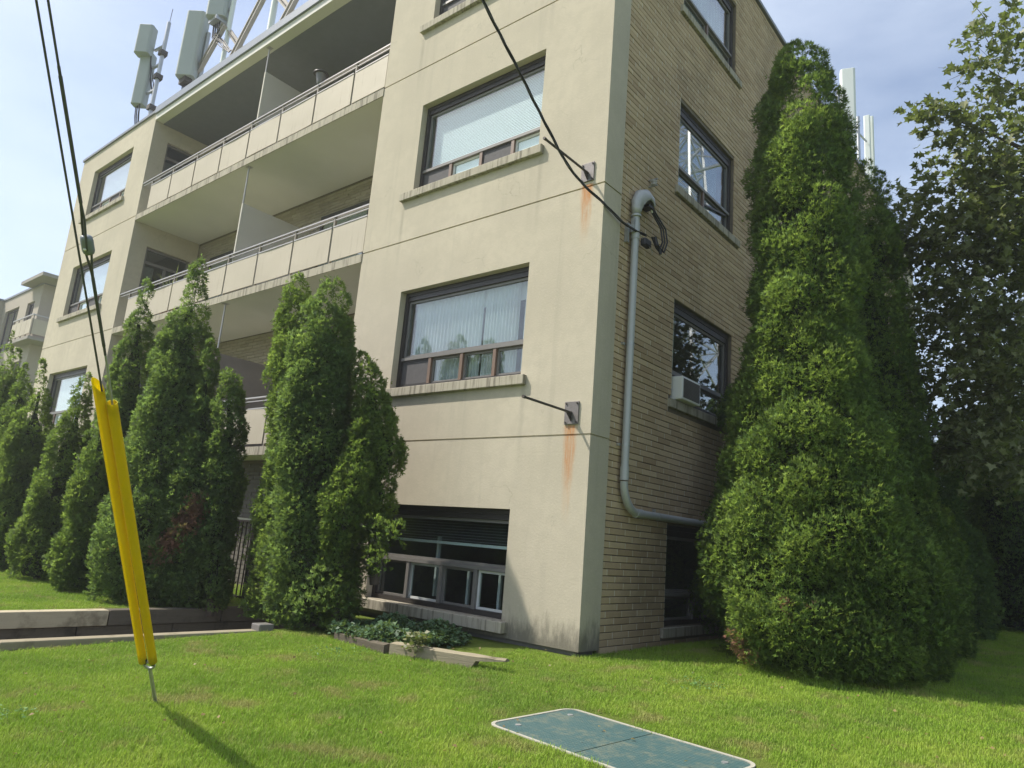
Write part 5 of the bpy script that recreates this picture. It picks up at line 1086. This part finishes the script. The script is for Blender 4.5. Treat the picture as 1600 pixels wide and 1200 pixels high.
# ------------------------------------------------------------------ mown grass
def grass():
    rs = np.random.default_rng(3); tufts = bpy.data.collections.new('grass_tufts')
    for q in range(5):
        n = 26; V = []; F = []; T = []
        for i in range(n):
            p = rs.uniform(-.055, .055, 2); a = rs.uniform(0, 6.28); h = rs.uniform(.013, .034); w_ = rs.uniform(.0011, .0019); ln = rs.uniform(.1, .9)*h
            dr = np.array([math.cos(a), math.sin(a), 0]); sd = np.array([-dr[1], dr[0], 0]); b = np.array([p[0], p[1], -.004]); k = len(V)
            V += [b-sd*w_, b+sd*w_, b+dr*ln*.35+np.array([0, 0, h*.62])-sd*w_*.85, b+dr*ln*.35+np.array([0, 0, h*.62])+sd*w_*.85, b+dr*ln+np.array([0, 0, h])]
            F += [(k, k+1, k+3, k+2), (k+2, k+3, k+4)]; tn = rs.uniform(0, 1)**2; T += [tn, tn]
        o = mesh_np('grass_tuft', np.array(V), F, M['blade'], None, attrs={'tone': ('FACE', T)}); COL.objects.unlink(o); tufts.objects.link(o)
    xs = np.arange(-13, 6.01, .125); ys = np.arange(-5.5, 11.01, .125); X, Y = np.meshgrid(xs, ys); Zg = np.vectorize(zg)(X, Y)
    dist = np.sqrt((X-CAM.x)**2+(Y-CAM.y)**2)
    den = 820*np.clip((4.6/np.maximum(dist, 1))**1.25, .12, 1)
    bare = np.zeros_like(den, bool)
    bare |= (X > WX0-.14) & (X < WX1+.07) & (Y < WY1+.1)
    bare |= (X > -16) & (X < -.04) & (Y > -.02) & ~((X > TL1) & (X < TR0)); bare |= (X > TL1) & (X < TR0) & (Y > .0)
    ca, sa = math.cos(math.radians(7)), math.sin(math.radians(7)); lx = (X-1.6)*ca-(Y+1.995)*sa; ly = (X-1.6)*sa+(Y+1.995)*ca
    bare |= (abs(lx) < .635) & (abs(ly) < .35)
    bare |= ((X-1.45)**2+(Y-2.05)**2 < .95**2) | ((X-1.85)**2+(Y-4.07)**2 < .5**2) | ((X+2.4)**2+(Y+1.05)**2 < .42**2) | ((X+4.4)**2+(Y+1.55)**2 < .62**2)
    bare |= (X > -1.85) & (X < -.5) & (Y > -1.2) & (Y < -.1)
    den[bare] = 0
    nx = len(xs); V = np.stack([X.ravel(), Y.ravel(), Zg.ravel()], 1); fi = [(j*nx+i, j*nx+i+1, (j+1)*nx+i+1, (j+1)*nx+i) for j in range(len(ys)-1) for i in range(nx-1) if den[j, i] > 0 and den[j+1, i+1] > 0 and den[j, i+1] > 0 and den[j+1, i] > 0]
    o = mesh_np('grass', V, np.array(fi, dtype=np.int32), M['blade'], None, attrs={'den': ('POINT', den.ravel())}); props(o, 'short mown grass blades on the lawn', kind='stuff')
    g = bpy.data.node_groups.new('grass_scatter', 'GeometryNodeTree'); g.interface.new_socket('Geometry', in_out='INPUT', socket_type='NodeSocketGeometry'); g.interface.new_socket('Geometry', in_out='OUTPUT', socket_type='NodeSocketGeometry')
    N = g.nodes.new; gi, go = N('NodeGroupInput'), N('NodeGroupOutput'); dp = N('GeometryNodeDistributePointsOnFaces'); at = N('GeometryNodeInputNamedAttribute'); at.data_type = 'FLOAT'; at.inputs['Name'].default_value = 'den'
    ci = N('GeometryNodeCollectionInfo'); ci.inputs['Collection'].default_value = tufts; ci.inputs['Separate Children'].default_value = True; ci.inputs['Reset Children'].default_value = True
    ip = N('GeometryNodeInstanceOnPoints'); ip.inputs['Pick Instance'].default_value = True
    rv = N('FunctionNodeRandomValue'); rv.data_type = 'FLOAT_VECTOR'; rv.inputs['Min'].default_value = (-.12, -.12, 0); rv.inputs['Max'].default_value = (.12, .12, 6.283)
    sc = N('FunctionNodeRandomValue'); sc.data_type = 'FLOAT'; sc.inputs[2].default_value = .65; sc.inputs[3].default_value = 1.25; sc.inputs['Seed'].default_value = 4
    lk = g.links.new; lk(gi.outputs[0], dp.inputs['Mesh']); lk(at.outputs['Attribute'], dp.inputs['Density']); lk(dp.outputs['Points'], ip.inputs['Points']); lk(ci.outputs[0], ip.inputs['Instance']); lk(rv.outputs['Value'], ip.inputs['Rotation']); lk(sc.outputs['Value'], ip.inputs['Scale']); lk(ip.outputs[0], go.inputs[0])
    md = o.modifiers.new('scatter', 'NODES'); md.node_group = g
grass()

# a little fallen leaf litter and clover in the grass
rs = np.random.default_rng(21); n = 420
px = rs.uniform(-4, 3.4, n); py = rs.uniform(-4.6, 1.2, n); ok = ~((px > WX0-.15) & (px < WX1+.1)) & ~((px < 0.02) & (py > -.05)); px, py = px[ok], py[ok]; n = len(px)
o = leaf_cloud('leaf_litter', n, np.stack([px, py, np.array([zg(a, b) for a, b in zip(px, py)])+rs.uniform(.012, .03, n)], 1), .026, leaf_mat('litter', [(0, (.12, .075, .035)), (.5, (.24, .16, .07)), (1, (.36, .28, .12))]), rs, 1.2); props(o, 'tiny dry leaves lying in the lawn', kind='stuff')
cl = rs.uniform((-3.5, -4.4), (3.3, 0.2), (16, 2)); P = []
for c in cl:
    if WX0-.2 < c[0] < WX1+.2 or (abs(c[0]-1.6) < .85 and abs(c[1]+2) < .6) or (c[0] < .2 and c[1] > -.2): continue
    k_ = rs.integers(60, 170); q = c+rs.normal(size=(k_, 2))*rs.uniform(.05, .14); P += [(a, b, zg(a, b)+rs.uniform(.012, .036)) for a, b in q]
P = np.array(P); o = leaf_cloud('clover', len(P), P, .022, leaf_mat('clover_leaves', [(0, (.07, .16, .05)), (.6, (.13, .25, .07)), (1, (.22, .34, .10))]), rs, 1.4); props(o, 'small clover patches growing in the lawn', kind='stuff')

# thin summer haze in the air round the whole place
k = NT('haze_air'); pv = k.n('ShaderNodeVolumePrincipled'); pv.inputs['Color'].default_value = (0.93, 0.95, 0.97, 1); pv.inputs['Density'].default_value = 0.002; pv.inputs['Anisotropy'].default_value = 0.35
k.t.links.new(pv.outputs[0], k.out.inputs['Volume'])
o = MB().box(-305, 305, -305, 305, -2.0, 24.6).build('haze', k.m); props(o, 'thin pale haze in the air', kind='stuff')
